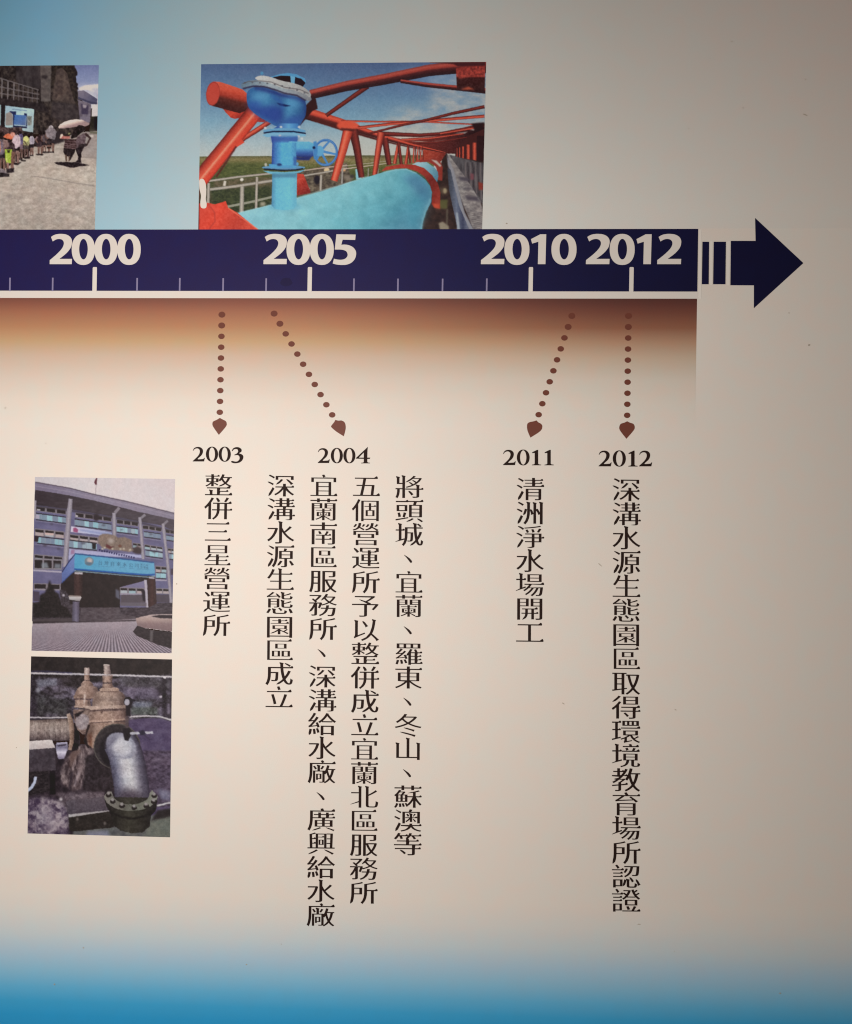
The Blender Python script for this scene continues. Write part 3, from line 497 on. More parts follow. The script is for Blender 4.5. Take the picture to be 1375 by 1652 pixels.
    s.line([(1270, 440), (1235, 470)], 20, (134, 124, 134), soft=.4); s.tube([(1228, 465), (1248, 640), (1272, 840), (1300, 1175)], 27, CC); s.tube([(96, 260), (90, 420)], 18, CC)
    s.part = 'sculpture_sign'
    s.poly([(655, 580), (690, 556), (745, 556), (800, 572), (830, 590), (890, 585), (950, 612), (955, 690), (985, 700), (930, 718), (850, 705), (760, 700), (690, 680), (652, 640)], mott((150, 126, 110), (122, 102, 92), .5, 5), soft=.7)
    s.ell(765, 618, 26, 22, (180, 164, 154), soft=2); s.poly([(725, 645), (770, 672), (800, 665), (760, 690), (720, 675)], (110, 50, 52), soft=.6); s.ell(845, 665, 16, 12, (120, 76, 60), soft=.6)
    for x, y in ((690, 690), (780, 690), (850, 692), (880, 690), (710, 680), (935, 700)): s.ell(x, y, 10, 8, (196, 184, 160), soft=.7)
    s.ell(1000, 700, 34, 32, (72, 54, 58), soft=1.6)
    s.scrawl((655, 706), (980, 778), 26, 15, (36, 34, 90), .85)
    s.part = 'entrance'; s.z(*F)
    s.poly([(330, 215), (445, 95), (1130, 160), (1165, 175), (850, 262), (845, 440), (500, 450), (330, 440), (320, 240)], mott((40, 28, 32), (54, 40, 42), .2, 6))
    s.poly([(855, 325), (1075, 325), (1080, 400), (850, 400)], (94, 82, 92), soft=.5); s.poly([(845, 260), (1060, 205), (1070, 325), (850, 325)], (124, 116, 152)); band(845, 1065, 268, 276, 38, 40, 'half', 3); s.poly([(845, 314), (1065, 316), (1065, 326), (845, 326)], (160, 150, 166), soft=.4)
    s.poly([(805, 275), (840, 290), (845, 370), (808, 350)], (98, 98, 116), soft=1); s.poly([(1035, 280), (1070, 290), (1070, 390), (1050, 380)], (44, 32, 48), soft=.8)
    s.tube([(1072, 195), (1082, 320), (1090, 440)], 26, [(-1, (150, 142, 160)), (0, (186, 178, 190)), (1, (160, 150, 166))])
    s.poly([(1085, 178), (1160, 180), (1172, 430), (1098, 442)], grad((238, 0), (254, 0), [(0, (60, 36, 38)), (.5, (82, 50, 50)), (1, (60, 40, 44))], .03, .5)); s.poly([(435, 138), (518, 142), (512, 340), (440, 330)], grad((118, 0), (134, 0), [(0, (60, 38, 40)), (.5, (84, 56, 54)), (1, (52, 34, 36))], .03, .5))
    s.part = 'hedge'
    s.poly([(68, 395), (330, 380), (500, 440), (850, 440), (1100, 440), (1180, 400), (1320, 400), (1320, 540), (980, 560), (66, 578)], mott((60, 48, 58), (98, 86, 94), .25, 8, 2.2, -.1))
    s.poly([(500, 445), (840, 440), (860, 500), (990, 520), (960, 560), (490, 566)], mott((78, 64, 72), (104, 92, 98), .22, 18, 2), soft=.4); s.poly([(845, 395), (1080, 400), (1080, 430), (850, 425)], (108, 98, 108), soft=.6)
    s.poly([(222, 195), (236, 235), (256, 252), (268, 300), (300, 318), (312, 360), (335, 380), (350, 430), (380, 440), (425, 530), (75, 530), (78, 400), (128, 400), (134, 330), (180, 310), (190, 280), (208, 262), (210, 225)], mott((28, 20, 24), (56, 46, 48), .5, 6), soft=1.2)
    s.poly([(310, 280), (360, 290), (400, 350), (400, 440), (320, 420)], mott((50, 40, 46), (92, 82, 92), .5, 6), soft=.8); s.ell(345, 332, 12, 12, (180, 170, 180), soft=.7)
    s.poly([(66, 545), (425, 535), (425, 568), (66, 580)], (84, 72, 76), soft=.5)
    s.part = 'signboard'; s.z(100, 880, 8.594)
    s.poly([(0, 380), (180, 118), (195, 350), (130, 390), (0, 520)], grad((103, 925), (120, 905), [(0, (92, 112, 176)), (1, (108, 132, 196))], .02, .5)); s.line([(0, 372), (100, 225), (190, 112)], 14, (40, 48, 100), soft=.3); s.line([(0, 520), (120, 400), (190, 345)], 12, (56, 80, 150), soft=.5)
    s.poly([(178, 112), (640, 160), (1280, 232), (1292, 420), (700, 365), (172, 330)], grad((120, 0), (250, 0), [(0, (72, 164, 206)), (.5, (88, 168, 206)), (1, (92, 166, 204))], .015, .3))
    s.line([(178, 114), (640, 162), (1280, 236)], 18, (44, 84, 146), soft=.4); s.line([(172, 328), (700, 372), (1160, 408), (1290, 402)], 24, (32, 96, 178), soft=.3); s.line([(172, 352), (700, 398), (1200, 440), (1290, 425)], 14, (128, 156, 168), soft=.4)
    s.glyphs('台灣自來水公司', (490, 236), (1085, 282), 66, (50, 92, 124), .72, .8); s.glyphs('第八區', (1086, 262), (1205, 272), 34, (60, 108, 140), .85); s.glyphs('管理處', (1086, 300), (1205, 310), 34, (60, 108, 140), .85)
    s.scrawl((500, 288), (720, 302), 14, 12, (66, 112, 150), .6); s.scrawl((800, 308), (905, 318), 14, 6, (66, 112, 150), .6); s.scrawl((930, 318), (1005, 326), 14, 5, (66, 112, 150), .6); s.scrawl((1040, 326), (1200, 340), 14, 9, (66, 112, 150), .6)
    s.ell(378, 220, 62, 60, (112, 128, 140), soft=.5); s.ell(384, 205, 40, 34, (176, 172, 170), soft=.8); s.ell(392, 222, 22, 16, (206, 176, 168), soft=.8); s.ell(372, 250, 50, 20, (92, 116, 136), soft=.8)
    s.poly([(178, 368), (290, 372), (290, 402), (178, 396)], (186, 178, 182), soft=.4); s.poly([(1210, 435), (1285, 442), (1285, 462), (1210, 458)], (180, 172, 180), soft=.4)
    s.part = 'paving'; s.z(*F)
    pm = s.poly([(66, 580), (400, 575), (1010, 540), (1010, 640), (1060, 700), (1320, 790), (1320, 870), (50, 870)], grad((0, 1003), (0, 1054), [(0, (168, 152, 160)), (.4, (150, 134, 144)), (1, (140, 124, 136))], .02, .3))
    gx = (s.X - s.o[0]) * 5.5; gy = (s.Y - s.o[1]) * 5.5; d = np.clip(gy - 470, 20, 999)
    d = np.clip(gy - 490, 30, 999); near = np.clip((gy - 610) / 130, 0, 1)
    st = np.sin(2 * math.pi * (gx - 770) / d / .098) * np.clip(.35 + (gx - 300) / 500, .3, 1) + .8 * np.sin(2 * math.pi * 6400 / d + gx * .08) * np.clip((760 - gx) / 400, 0, 1) * np.clip((gy - 680) / 80, 0, 1)
    s.img = np.clip(s.img + (pm * near * .13 * st)[..., None] * np.array((1, .95, .95)), 0, 1); s.noise(pm, .03, .6, 9, 2)
    s.poly([(66, 566), (420, 566), (990, 548), (985, 562), (66, 584)], (52, 40, 46), soft=.6, a=.8)
    s.part = 'planter'
    s.poly([(960, 655), (1000, 600), (1120, 640), (1320, 655), (1320, 810), (1180, 770), (1075, 725), (990, 690)], mott((50, 40, 46), (72, 60, 64), .3, 5, 2)); s.poly([(1115, 640), (1140, 650), (1135, 745), (1110, 735)], (104, 94, 96), soft=.8)
    s.poly([(985, 535), (1110, 505), (1200, 500), (1320, 500), (1320, 655), (1200, 640), (1060, 620), (1000, 600)], grad((0, 990), (0, 1018), [(0, (196, 172, 166)), (.35, (178, 150, 142)), (.6, (146, 118, 118)), (1, (136, 108, 110))], .025, .6))
    s.poly([(1120, 518), (1200, 506), (1320, 508), (1320, 538), (1200, 535)], (60, 48, 56), soft=.4)
    s.poly([(390, 338), (400, 330), (495, 335), (505, 350), (490, 385), (395, 370)], grad((0, 960), (0, 970), [(0, (118, 96, 88)), (.4, (196, 188, 186)), (1, (140, 132, 136))])); s.poly([(425, 388), (487, 388), (482, 568), (420, 562)], grad((117, 0), (129, 0), [(0, (86, 78, 96)), (.5, (122, 112, 136)), (1, (84, 74, 92))], .02, .5))
    s.part = None; pass
    return s.finish(.4, .76, (.985, .985, .985), .3, .018)

def art_valves():
    s = Paint(36, 1052, 286, 1358, (70, 62, 72)); s.part = 'shrubbery'
    H, K = (40, 1050, 5.5), (40, 1200, 5.5); s.z(*H)
    s.poly([(0, 0), (1400, 0), (1400, 640), (0, 640)], mott((52, 44, 52), (124, 114, 134), .09, 5, 1.6, -.05, 1.6))
    s.poly([(0, 0), (1400, 0), (1400, 215), (900, 230), (600, 280), (0, 210)], mott((38, 30, 34), (60, 50, 50), .12, 5), soft=1.5); s.poly([(300, 230), (520, 220), (520, 330), (350, 320)], (56, 46, 50), soft=4, a=.8)
    s.poly([(90, 380), (380, 430), (380, 580), (100, 560)], mott((44, 40, 44), (84, 84, 84), .2, 9), soft=3, a=.8); s.poly([(820, 220), (1300, 250), (1290, 330), (900, 330)], mott((60, 54, 62), (104, 100, 104), .2, 12), soft=3, a=.8)
    s.poly([(90, 255), (280, 250), (290, 310), (120, 320)], mott((96, 96, 112), (150, 152, 168), .3, 15), soft=1.5, a=.8); s.poly([(960, 450), (1140, 450), (1100, 540), (950, 560)], mott((100, 106, 126), (150, 156, 170), .3, 16), soft=2, a=.8)
    s.poly([(940, 500), (1180, 500), (1180, 575), (940, 570)], mott((60, 66, 62), (116, 124, 116), .3, 17), soft=1.5, a=.8); s.poly([(860, 320), (1200, 340), (1180, 420), (900, 420)], mott((96, 84, 108), (126, 114, 140), .15, 19), soft=3, a=.8)
    for x, w in ((75, 50), (1235, 36), (1300, 24)): s.line([(x, 225), (x + 5, 600)], w, (44, 34, 46), soft=2, a=.8)
    s.ell(1208, 408, 12, 12, (196, 186, 196), soft=.8); s.ell(118, 350, 18, 22, (150, 148, 158), soft=1.5)
    m = s.mask([s.T([(0, 200), (1400, 200), (1400, 620), (0, 620)])]); s.noise(m, .07, .55, 25, 1.2); s.noise(m, .06, .22, 26)
    s.part = 'handrail'; WR = [(-1, (110, 104, 112)), (-.2, (212, 206, 208)), (.4, (184, 178, 184)), (1, (86, 80, 90))]
    s.tube([(40, 198), (500, 207), (800, 216), (1320, 232)], 22, WR); s.tube([(40, 592), (200, 594), (400, 590)], 18, WR); s.tube([(930, 586), (1060, 578), (1190, 582), (1320, 618)], 20, WR)
    s.line([(60, 180), (250, 184), (420, 196)], 8, (70, 66, 110), soft=.8); s.ell(1242, 236, 14, 12, (222, 216, 218), soft=.4); s.poly([(40, 600), (400, 604), (400, 624), (40, 622)], (60, 50, 58), soft=1)
    s.part = 'ground'
    s.poly([(925, 612), (1060, 598), (1190, 600), (1320, 634), (1320, 1700), (900, 1700)], mott((82, 66, 104), (104, 90, 124), .1, 5, 1.5)); s.z(*K)
    s.poly([(1050, 60), (1320, 60), (1320, 560), (1080, 560)], mott((68, 54, 74), (112, 96, 120), .22, 15, 1.6), soft=1); s.line([(1130, 150), (1180, 135), (1230, 150)], 14, (146, 132, 152), soft=1.5, a=.8); s.line([(1200, 95), (1290, 100)], 12, (128, 116, 142), soft=1.5, a=.8); s.poly([(1180, 400), (1300, 420), (1290, 510), (1210, 490)], mott((110, 110, 140), (150, 146, 170), .3, 7), soft=2, a=.8)
    s.poly([(0, 0), (800, 0), (800, 830), (0, 830)], mott((40, 30, 40), (76, 62, 72), .16, 6)); s.poly([(0, 490), (120, 470), (250, 480), (340, 520), (385, 600), (392, 830), (0, 830)], mott((76, 58, 86), (172, 158, 166), .16, 11, 1, 0, 1.7), soft=3)
    s.poly([(150, 560), (260, 560), (270, 780), (150, 700)], mott((130, 116, 136), (186, 176, 182), .35, 3), soft=3, a=.8); s.poly([(270, 440), (700, 420), (720, 480), (360, 510)], mott((86, 72, 82), (140, 124, 132), .3, 9), soft=2)
    s.ell(322, 492, 16, 14, (206, 196, 200), soft=1); s.poly([(520, 120), (760, 20), (790, 420), (520, 420)], mott((44, 34, 40), (74, 62, 70), .25, 3), soft=1.5)
    s.poly([(430, 760), (900, 730), (1320, 560), (1320, 860), (420, 860)], mott((92, 92, 96), (120, 122, 116), .12, 5), soft=1); s.poly([(560, 775), (740, 770), (760, 830), (540, 830)], (140, 142, 166), soft=2, a=.8)
    s.poly([(1180, 590), (1320, 570), (1320, 660), (1120, 690)], (54, 46, 48), soft=1.5); s.poly([(1100, 690), (1320, 640), (1320, 830), (1060, 830)], mott((104, 110, 102), (124, 126, 114), .2, 5), soft=2)
    s.part = 'rubble'
    s.poly([(330, 200), (400, 100), (480, 20), (600, -20), (620, 80), (540, 110), (530, 280), (500, 400), (430, 425), (340, 360), (310, 290)], mott((72, 56, 62), (158, 138, 138), .28, 11, .45, -.05, 1.5), soft=1.6); s.poly([(400, 90), (460, 30), (500, 60), (400, 220)], (120, 92, 84), soft=1.5, a=.7)
    s.line([(420, 250), (400, 400)], 16, (62, 50, 62), soft=1.2); s.line([(480, 240), (440, 380)], 12, (196, 182, 190), soft=1.2, a=.6)
    s.part = 'kerb_block'
    s.poly([(365, 508), (700, 470), (745, 600), (392, 645)], grad((0, 1288), (0, 1315), [(0, (104, 92, 102)), (1, (86, 76, 88))], .04, .5)); s.poly([(390, 645), (750, 600), (800, 730), (760, 745), (430, 778), (398, 770)], mott((46, 40, 38), (66, 58, 54), .3, 4)); s.line([(388, 640), (560, 618), (752, 594)], (28, 8), (182, 176, 176), soft=.4)
    s.ell(468, 668, 12, 14, (100, 88, 84), soft=.8); s.ell(712, 705, 14, 14, (110, 100, 96), soft=.8); s.tube([(1150, 556), (1320, 514)], 22, WR)
    # left pipe and the white box under it
    s.part = 'left_pipe'; s.z(*H)
    s.poly([(35, 618), (395, 600), (420, 790), (272, 800), (240, 792), (35, 802)], grad((0, 1160), (0, 1196), [(0, (96, 78, 74)), (.2, (156, 138, 128)), (.5, (166, 148, 140)), (.8, (124, 106, 104)), (1, (76, 62, 66))], .03, .4))
    m = s.mask([s.T([(35, 618), (395, 600), (420, 790), (35, 802)])]); s.noise(m, .1, .35, 8, .15, (1, .95, .9)); s.noise(m, .04, 1., 9)
    s.poly([(372, 562), (400, 552), (425, 600), (446, 700), (440, 800), (415, 880), (385, 880), (400, 780), (392, 660)], grad((108, 0), (122, 0), [(0, (190, 166, 150)), (.5, (156, 126, 108)), (1, (98, 74, 66))], .04, .5)); s.poly([(440, 640), (480, 700), (492, 800), (470, 880), (420, 890), (440, 800)], (36, 26, 34), soft=.6)
    s.part = 'meter_box'
    s.poly([(35, 800), (242, 788), (272, 862), (272, 866), (35, 888)], grad((0, 1193), (0, 1210), [(0, (226, 214, 208)), (1, (198, 186, 184))], .01, .3)); s.line([(40, 880), (272, 866)], 6, (120, 106, 120), soft=.4)
    s.z(*K); s.poly([(30, 52), (270, 36), (278, 232), (30, 252)], mott((66, 56, 66), (90, 80, 90), .2, 3)); s.poly([(36, 250), (215, 240), (225, 420), (36, 460)], mott((34, 26, 34), (70, 60, 64), .3, 13, 2.), soft=.6); s.line([(246, 240), (250, 450)], 50, (34, 24, 34), soft=.5)
    s.line([(22, 420), (62, 385), (88, 340), (100, 290)], (26, 24), (190, 200, 226), soft=.4); s.z(*H); s.poly([(280, 812), (378, 806), (384, 870), (350, 960), (300, 960), (278, 880)], grad((0, 1195), (0, 1222), [(0, (196, 190, 214)), (.4, (128, 122, 150)), (.7, (214, 208, 226)), (1, (150, 142, 170))]), soft=.4); s.poly([(290, 835), (372, 825), (368, 840), (292, 850)], (70, 62, 80), soft=.5)
    s.poly([(295, 965), (345, 965), (330, 1020), (290, 1000)], (46, 36, 48), soft=1)
    # rear and front gate valves
    s.part = 'rear_valve'; VB = lambda a, b: grad((a, 0), (b, 0), [(0, (118, 92, 84)), (.25, (176, 146, 130)), (.6, (164, 132, 116)), (1, (104, 82, 78))], .035, .5)
    s.poly([(430, 520), (600, 520), (600, 740), (510, 740), (470, 700), (440, 620)], mott((116, 92, 86), (160, 134, 122), .25, 3)); s.ell(512, 630, 66, 72, mott((140, 124, 128), (176, 162, 164), .25, 6), soft=.8); s.poly([(440, 560), (540, 520), (520, 545), (450, 600)], (46, 34, 40), soft=.8)
    s.poly([(436, 420), (448, 370), (480, 322), (520, 300), (600, 302), (648, 330), (660, 400), (580, 430), (440, 424)], VB(118, 160)); s.poly([(436, 395), (580, 380), (600, 410), (590, 425), (436, 424)], (150, 122, 108), soft=.5); s.line([(434, 428), (590, 430)], 10, (84, 62, 66), soft=.5)
    s.poly([(448, 432), (580, 436), (590, 500), (450, 495)], VB(118, 150)); s.line([(440, 494), (590, 510)], 14, (184, 156, 140), soft=.4); s.poly([(498, 292), (530, 262), (575, 262), (608, 298), (604, 310), (500, 310)], VB(130, 151)); s.poly([(527, 212), (576, 212), (580, 262), (528, 262)], VB(135, 146)); s.line([(526, 260), (582, 262)], 6, (84, 66, 66), soft=.3)
    s.poly([(530, 150), (574, 148), (578, 208), (530, 208)], grad((136, 0), (146, 0), [(0, (150, 128, 120)), (.4, (206, 186, 176)), (1, (120, 98, 96))])); s.line([(535, 385), (528, 470)], 14, (206, 186, 174), soft=.8); s.line([(570, 430), (565, 480)], 10, (96, 76, 72), soft=.8)
    s.part = 'front_valve'
    s.poly([(570, 640), (905, 625), (915, 720), (900, 860), (700, 880), (590, 860), (520, 800), (540, 720)], VB(136, 206)); s.poly([(520, 800), (560, 660), (585, 650), (545, 760), (560, 830), (600, 860), (560, 862)], (40, 28, 34), soft=.6); s.poly([(560, 740), (600, 720), (600, 860), (570, 840)], (140, 92, 66), soft=1.2, a=.7); s.line([(585, 740), (580, 820)], 10, (110, 62, 50), soft=1)
    s.poly([(572, 524), (908, 514), (914, 604), (574, 632)], grad((144, 0), (206, 0), [(0, (150, 122, 110)), (.4, (178, 146, 128)), (.8, (158, 128, 116)), (1, (110, 86, 82))], .03, .4)); s.line([(572, 532), (908, 520)], 14, (92, 70, 70), soft=.8); s.line([(574, 628), (740, 622), (916, 606)], 18, (192, 160, 142), soft=.4); s.line([(576, 642), (910, 620)], 6, (96, 72, 68), soft=.5)
    s.poly([(600, 470), (606, 400), (630, 368), (680, 352), (830, 352), (870, 372), (896, 420), (902, 488), (720, 500), (600, 494)], grad((148, 0), (206, 0), [(0, (138, 114, 104)), (.35, (186, 158, 140)), (.6, (166, 138, 124)), (1, (106, 84, 80))], .035, .5)); s.poly([(610, 420), (700, 400), (800, 420), (880, 410), (890, 440), (700, 450), (610, 450)], (140, 116, 106), soft=2, a=.6)
    s.poly([(518, 486), (600, 492), (720, 484), (905, 480), (908, 508), (720, 516), (590, 526), (520, 500)], (190, 162, 146)); s.line([(520, 504), (590, 530), (720, 520), (908, 511)], 7, (104, 80, 76), soft=.4); s.poly([(672, 540), (700, 526), (690, 560)], (90, 64, 60), soft=.8)
    s.poly([(664, 338), (690, 326), (820, 326), (838, 340), (832, 362), (670, 366)], (182, 152, 134)); s.line([(668, 364), (834, 360)], 7, (112, 86, 80), soft=.4); s.poly([(690, 292), (775, 288), (792, 326), (690, 332)], VB(165, 184)); s.poly([(690, 228), (780, 222), (776, 284), (692, 288)], VB(165, 182)); s.line([(690, 286), (778, 284)], 9, (70, 52, 56), soft=.4); s.line([(690, 226), (782, 218)], 12, (158, 134, 126), soft=.4)
    s.poly([(697, 124), (728, 118), (756, 124), (766, 208), (706, 212)], grad((166, 0), (179, 0), [(0, (140, 120, 114)), (.35, (200, 180, 170)), (1, (112, 92, 92))], .02, .6)); s.ell(728, 126, 28, 8, (196, 180, 172))
    s.line([(780, 600), (785, 640)], 12, (206, 176, 156), soft=.6)
    for nm in ('rear_valve', 'front_valve', 'left_pipe'):
        k = s.ids == s.names.index(nm) + 1; s.noise(k, .07, .3, 41, .8, (1, .95, .88)); s.noise(k, .06, .9, 43, 1, (1, .92, .85))
    s.poly([(840, 350), (900, 420), (910, 620), (880, 640), (860, 500)], (70, 50, 48), soft=4, a=.55); s.poly([(570, 640), (640, 660), (600, 760), (540, 800)], (90, 66, 58), soft=4, a=.5); s.poly([(605, 470), (620, 390), (660, 370), (640, 480)], (110, 86, 76), soft=3, a=.5)
    # gauge, tap and elbow
    s.part = 'elbow_pipe'
    s.ell(820, 850, 208, 204, mott((54, 46, 52), (76, 68, 70), .3, 3)); s.ell(820, 850, 208, 204, (112, 106, 96), inner=.965, soft=.4, a=.8); s.ell(830, 880, 170, 170, (40, 32, 42), soft=1.5)
    EL = [(-1, (78, 74, 96)), (-.7, (120, 120, 144)), (-.3, (196, 196, 204)), (.05, (212, 210, 212)), (.4, (166, 164, 176)), (.75, (104, 100, 120)), (1, (62, 54, 72))]
    s.tube([(838, 800), (858, 835), (880, 880), (897, 925), (920, 1025), (936, 1125), (949, 1210), (957, 1290), (958, 1380)], (300, 316), [(-t, c) for t, c in EL][::-1], nz=.03)
    s.ell(856, 842, 142, 108, (150, 150, 168), soft=.8, rot=.55); m = s.ell(865, 850, 92, 78, (206, 204, 210), soft=4, rot=.6, a=.95); s.ell(960, 1330, 130, 80, (70, 60, 74), soft=4, a=.75); s.poly([(716, 850), (735, 790), (800, 750), (830, 770), (770, 850), (800, 1000), (765, 960)], (120, 118, 140), soft=2, a=.8)
    s.ell(905, 1290, 110, 70, (84, 72, 88), soft=6, a=.85); s.poly([(1010, 900), (1070, 1050), (1100, 1300), (1040, 1300), (1020, 1100)], (74, 66, 84), soft=5, a=.6); m = s.mask([s.T([(700, 780), (1000, 780), (1100, 1350), (820, 1350)])], 2); s.noise(m, .05, .3, 5); s.noise(m, .03, .8, 6)
    s.part = 'gauge'
    s.line([(915, 460), (920, 580)], 40, (42, 32, 42), soft=.6); s.ell(918, 450, 40, 42, (44, 36, 44)); s.ell(908, 456, 22, 30, (176, 170, 182), soft=.4); s.ell(960, 440, 26, 12, (42, 36, 48), soft=.7); s.line([(905, 580), (910, 700)], 26, (96, 80, 84), soft=.8)
    s.poly([(866, 690), (930, 682), (945, 740), (920, 800), (886, 790)], (44, 36, 44), soft=.5); s.line([(936, 732), (1140, 724)], 22, (186, 184, 194), soft=.4); s.poly([(1010, 712), (1060, 704), (1078, 740), (1030, 752)], (56, 50, 72), soft=.5); s.line([(1060, 745), (1110, 790)], 6, (66, 56, 76), soft=.5)
    # flanged base
    s.part = 'base_flange'; s.z(*K)
    s.poly([(705, 470), (730, 560), (760, 600), (770, 660), (790, 720), (850, 770), (950, 795), (1050, 785), (1110, 730), (1120, 640), (1165, 590), (1180, 480)], grad((178, 0), (252, 0), [(0, (44, 40, 38)), (.4, (74, 70, 60)), (.7, (60, 56, 50)), (1, (40, 34, 36))], .03, .4)); s.line([(765, 610), (860, 650), (960, 665), (1080, 640), (1130, 600)], 16, (36, 30, 30), soft=1)
    t = np.linspace(0, math.pi, 15); ring = [(942 - 238 * math.cos(a), 462 + 134 * math.sin(a)) for a in t]; inn = [(945 + 165 * math.cos(a), 440 + 98 * math.sin(a)) for a in t]
    s.poly(ring + [(1130, 410), (1110, 440)] + inn + [(770, 420), (735, 425)], grad((170, 0), (254, 0), [(0, (136, 132, 124)), (.4, (112, 110, 100)), (.75, (124, 126, 112)), (1, (150, 150, 140))], .035, .5))
    for bx, by in ((745, 455), (782, 512), (864, 552), (972, 568), (1080, 552), (1146, 515), (1150, 462)):
        s.ell(bx, by, 25, 20, (52, 44, 44), soft=.3); s.ell(bx - 2, by - 16, 15, 14, (158, 152, 150), soft=.4)
    s.part = None; pass
    return s.finish(.45, .76, (.985, .975, .975), .5, .045)

# ---------------------------------------------------------------- glyph outlines
# Outlines come from Blender's built-in font; strokes are then made Song-style:
# thin horizontals with a triangular tip, heavier verticals, tapered slanted ends.
TEXTS = ["整併三星營運所", "深溝水源生態園區成立", "宜蘭南區服務所、深溝給水廠、廣興給水廠", "五個營運所予以整併成立宜蘭北區服務所",
         "將頭城、宜蘭、羅東、冬山、蘇澳等", "清洲淨水場開工", "深溝水源生態園區取得環境教育場所認證"]
def outlines(ch):
    cu = bpy.data.curves.new('letter', 'FONT'); cu.body = ch; cu.size = 1
    ob = bpy.data.objects.new('letter', cu); COL.objects.link(ob)
    dg = bpy.context.evaluated_depsgraph_get(); oe = ob.evaluated_get(dg)
    sp = [[[*p.handle_left[:2], *p.co[:2], *p.handle_right[:2]] for p in q.bezier_points] for q in oe.to_curve(dg).splines]
    oe.to_curve_clear(); bpy.data.objects.remove(ob); bpy.data.curves.remove(cu)
    return sp
def bez(a,b,c,d,n):
    t=np.linspace(0,1,n+1)[:-1,None]
    a,b,c,d=map(np.array,(a,b,c,d))
    return (1-t)**3*a+3*(1-t)**2*t*b+3*(1-t)*t*t*c+t**3*d
def flat(sp):
    out=[]
    n=len(sp)
    for i in range(n):
        p,q=sp[i],sp[(i+1)%n]
        a,h1,h2,d=p[2:4],p[4:6],q[0:2],q[2:4]
        a_,d_=np.array(a),np.array(d)
        L=np.linalg.norm(d_-a_)
        def dev(h):
            if L<1e-9:return 0
            v=np.array(h)-a_; return abs(v[0]*(d_-a_)[1]-v[1]*(d_-a_)[0])/L
        if max(dev(h1),dev(h2))<0.003: out.append(a_)
        else:
            out+=list(bez(a,h1,h2,d,4 if L>.12 else 3))
    P=[out[0]]
    for p in out[1:]:
        if np.linalg.norm(p-P[-1])>0.004:P.append(p)
    if np.linalg.norm(P[0]-P[-1])<0.004:P.pop()
    # drop collinear
    Q=[]
    for i in range(len(P)):
        a,b,c=P[i-1],P[i],P[(i+1)%len(P)]
        u=b-a;v=c-b
        cr=abs(u[0]*v[1]-u[1]*v[0])/(np.linalg.norm(u)*np.linalg.norm(v))
        if cr<0.015 and u@v>0: continue
        Q.append(b)
    return np.array(Q)
def ring_area(P): x,y=P[:,0],P[:,1]; return .5*np.sum(x*np.roll(y,-1)-y*np.roll(x,-1))
def off(P,kx,ky,sgn):
    # move each edge inward by (kx*nx^2+ky*ny^2); miter
    n=len(P); res=[]
    E=np.roll(P,-1,0)-P; L=np.linalg.norm(E,axis=1); D=E/L[:,None]
    N=np.stack([D[:,1],-D[:,0]],1)*sgn   # outward normal for CCW outer
    # slanted strokes: mid weight
    k=kx*N[:,0]**2+ky*N[:,1]**2
    for i in range(n):
        n0,n1=N[i-1],N[i]; k0,k1=k[i-1],k[i]
        det=n0[0]*n1[1]-n0[1]*n1[0]
        if abs(det)<0.25:
            m=(n0+n1)/2; m/=max(np.linalg.norm(m),1e-6)
            d=-m*(k0+k1)/2
        else:
            # solve n0.d=-k0 ; n1.d=-k1
            d=np.array([(-k0*n1[1]+k1*n0[1])/det,(-k1*n0[0]+k0*n1[0])/det])
            l=np.linalg.norm(d)
            if l>.05:d*=.05/l
        res.append(P[i]+d)
    return np.array(res),D,L,N
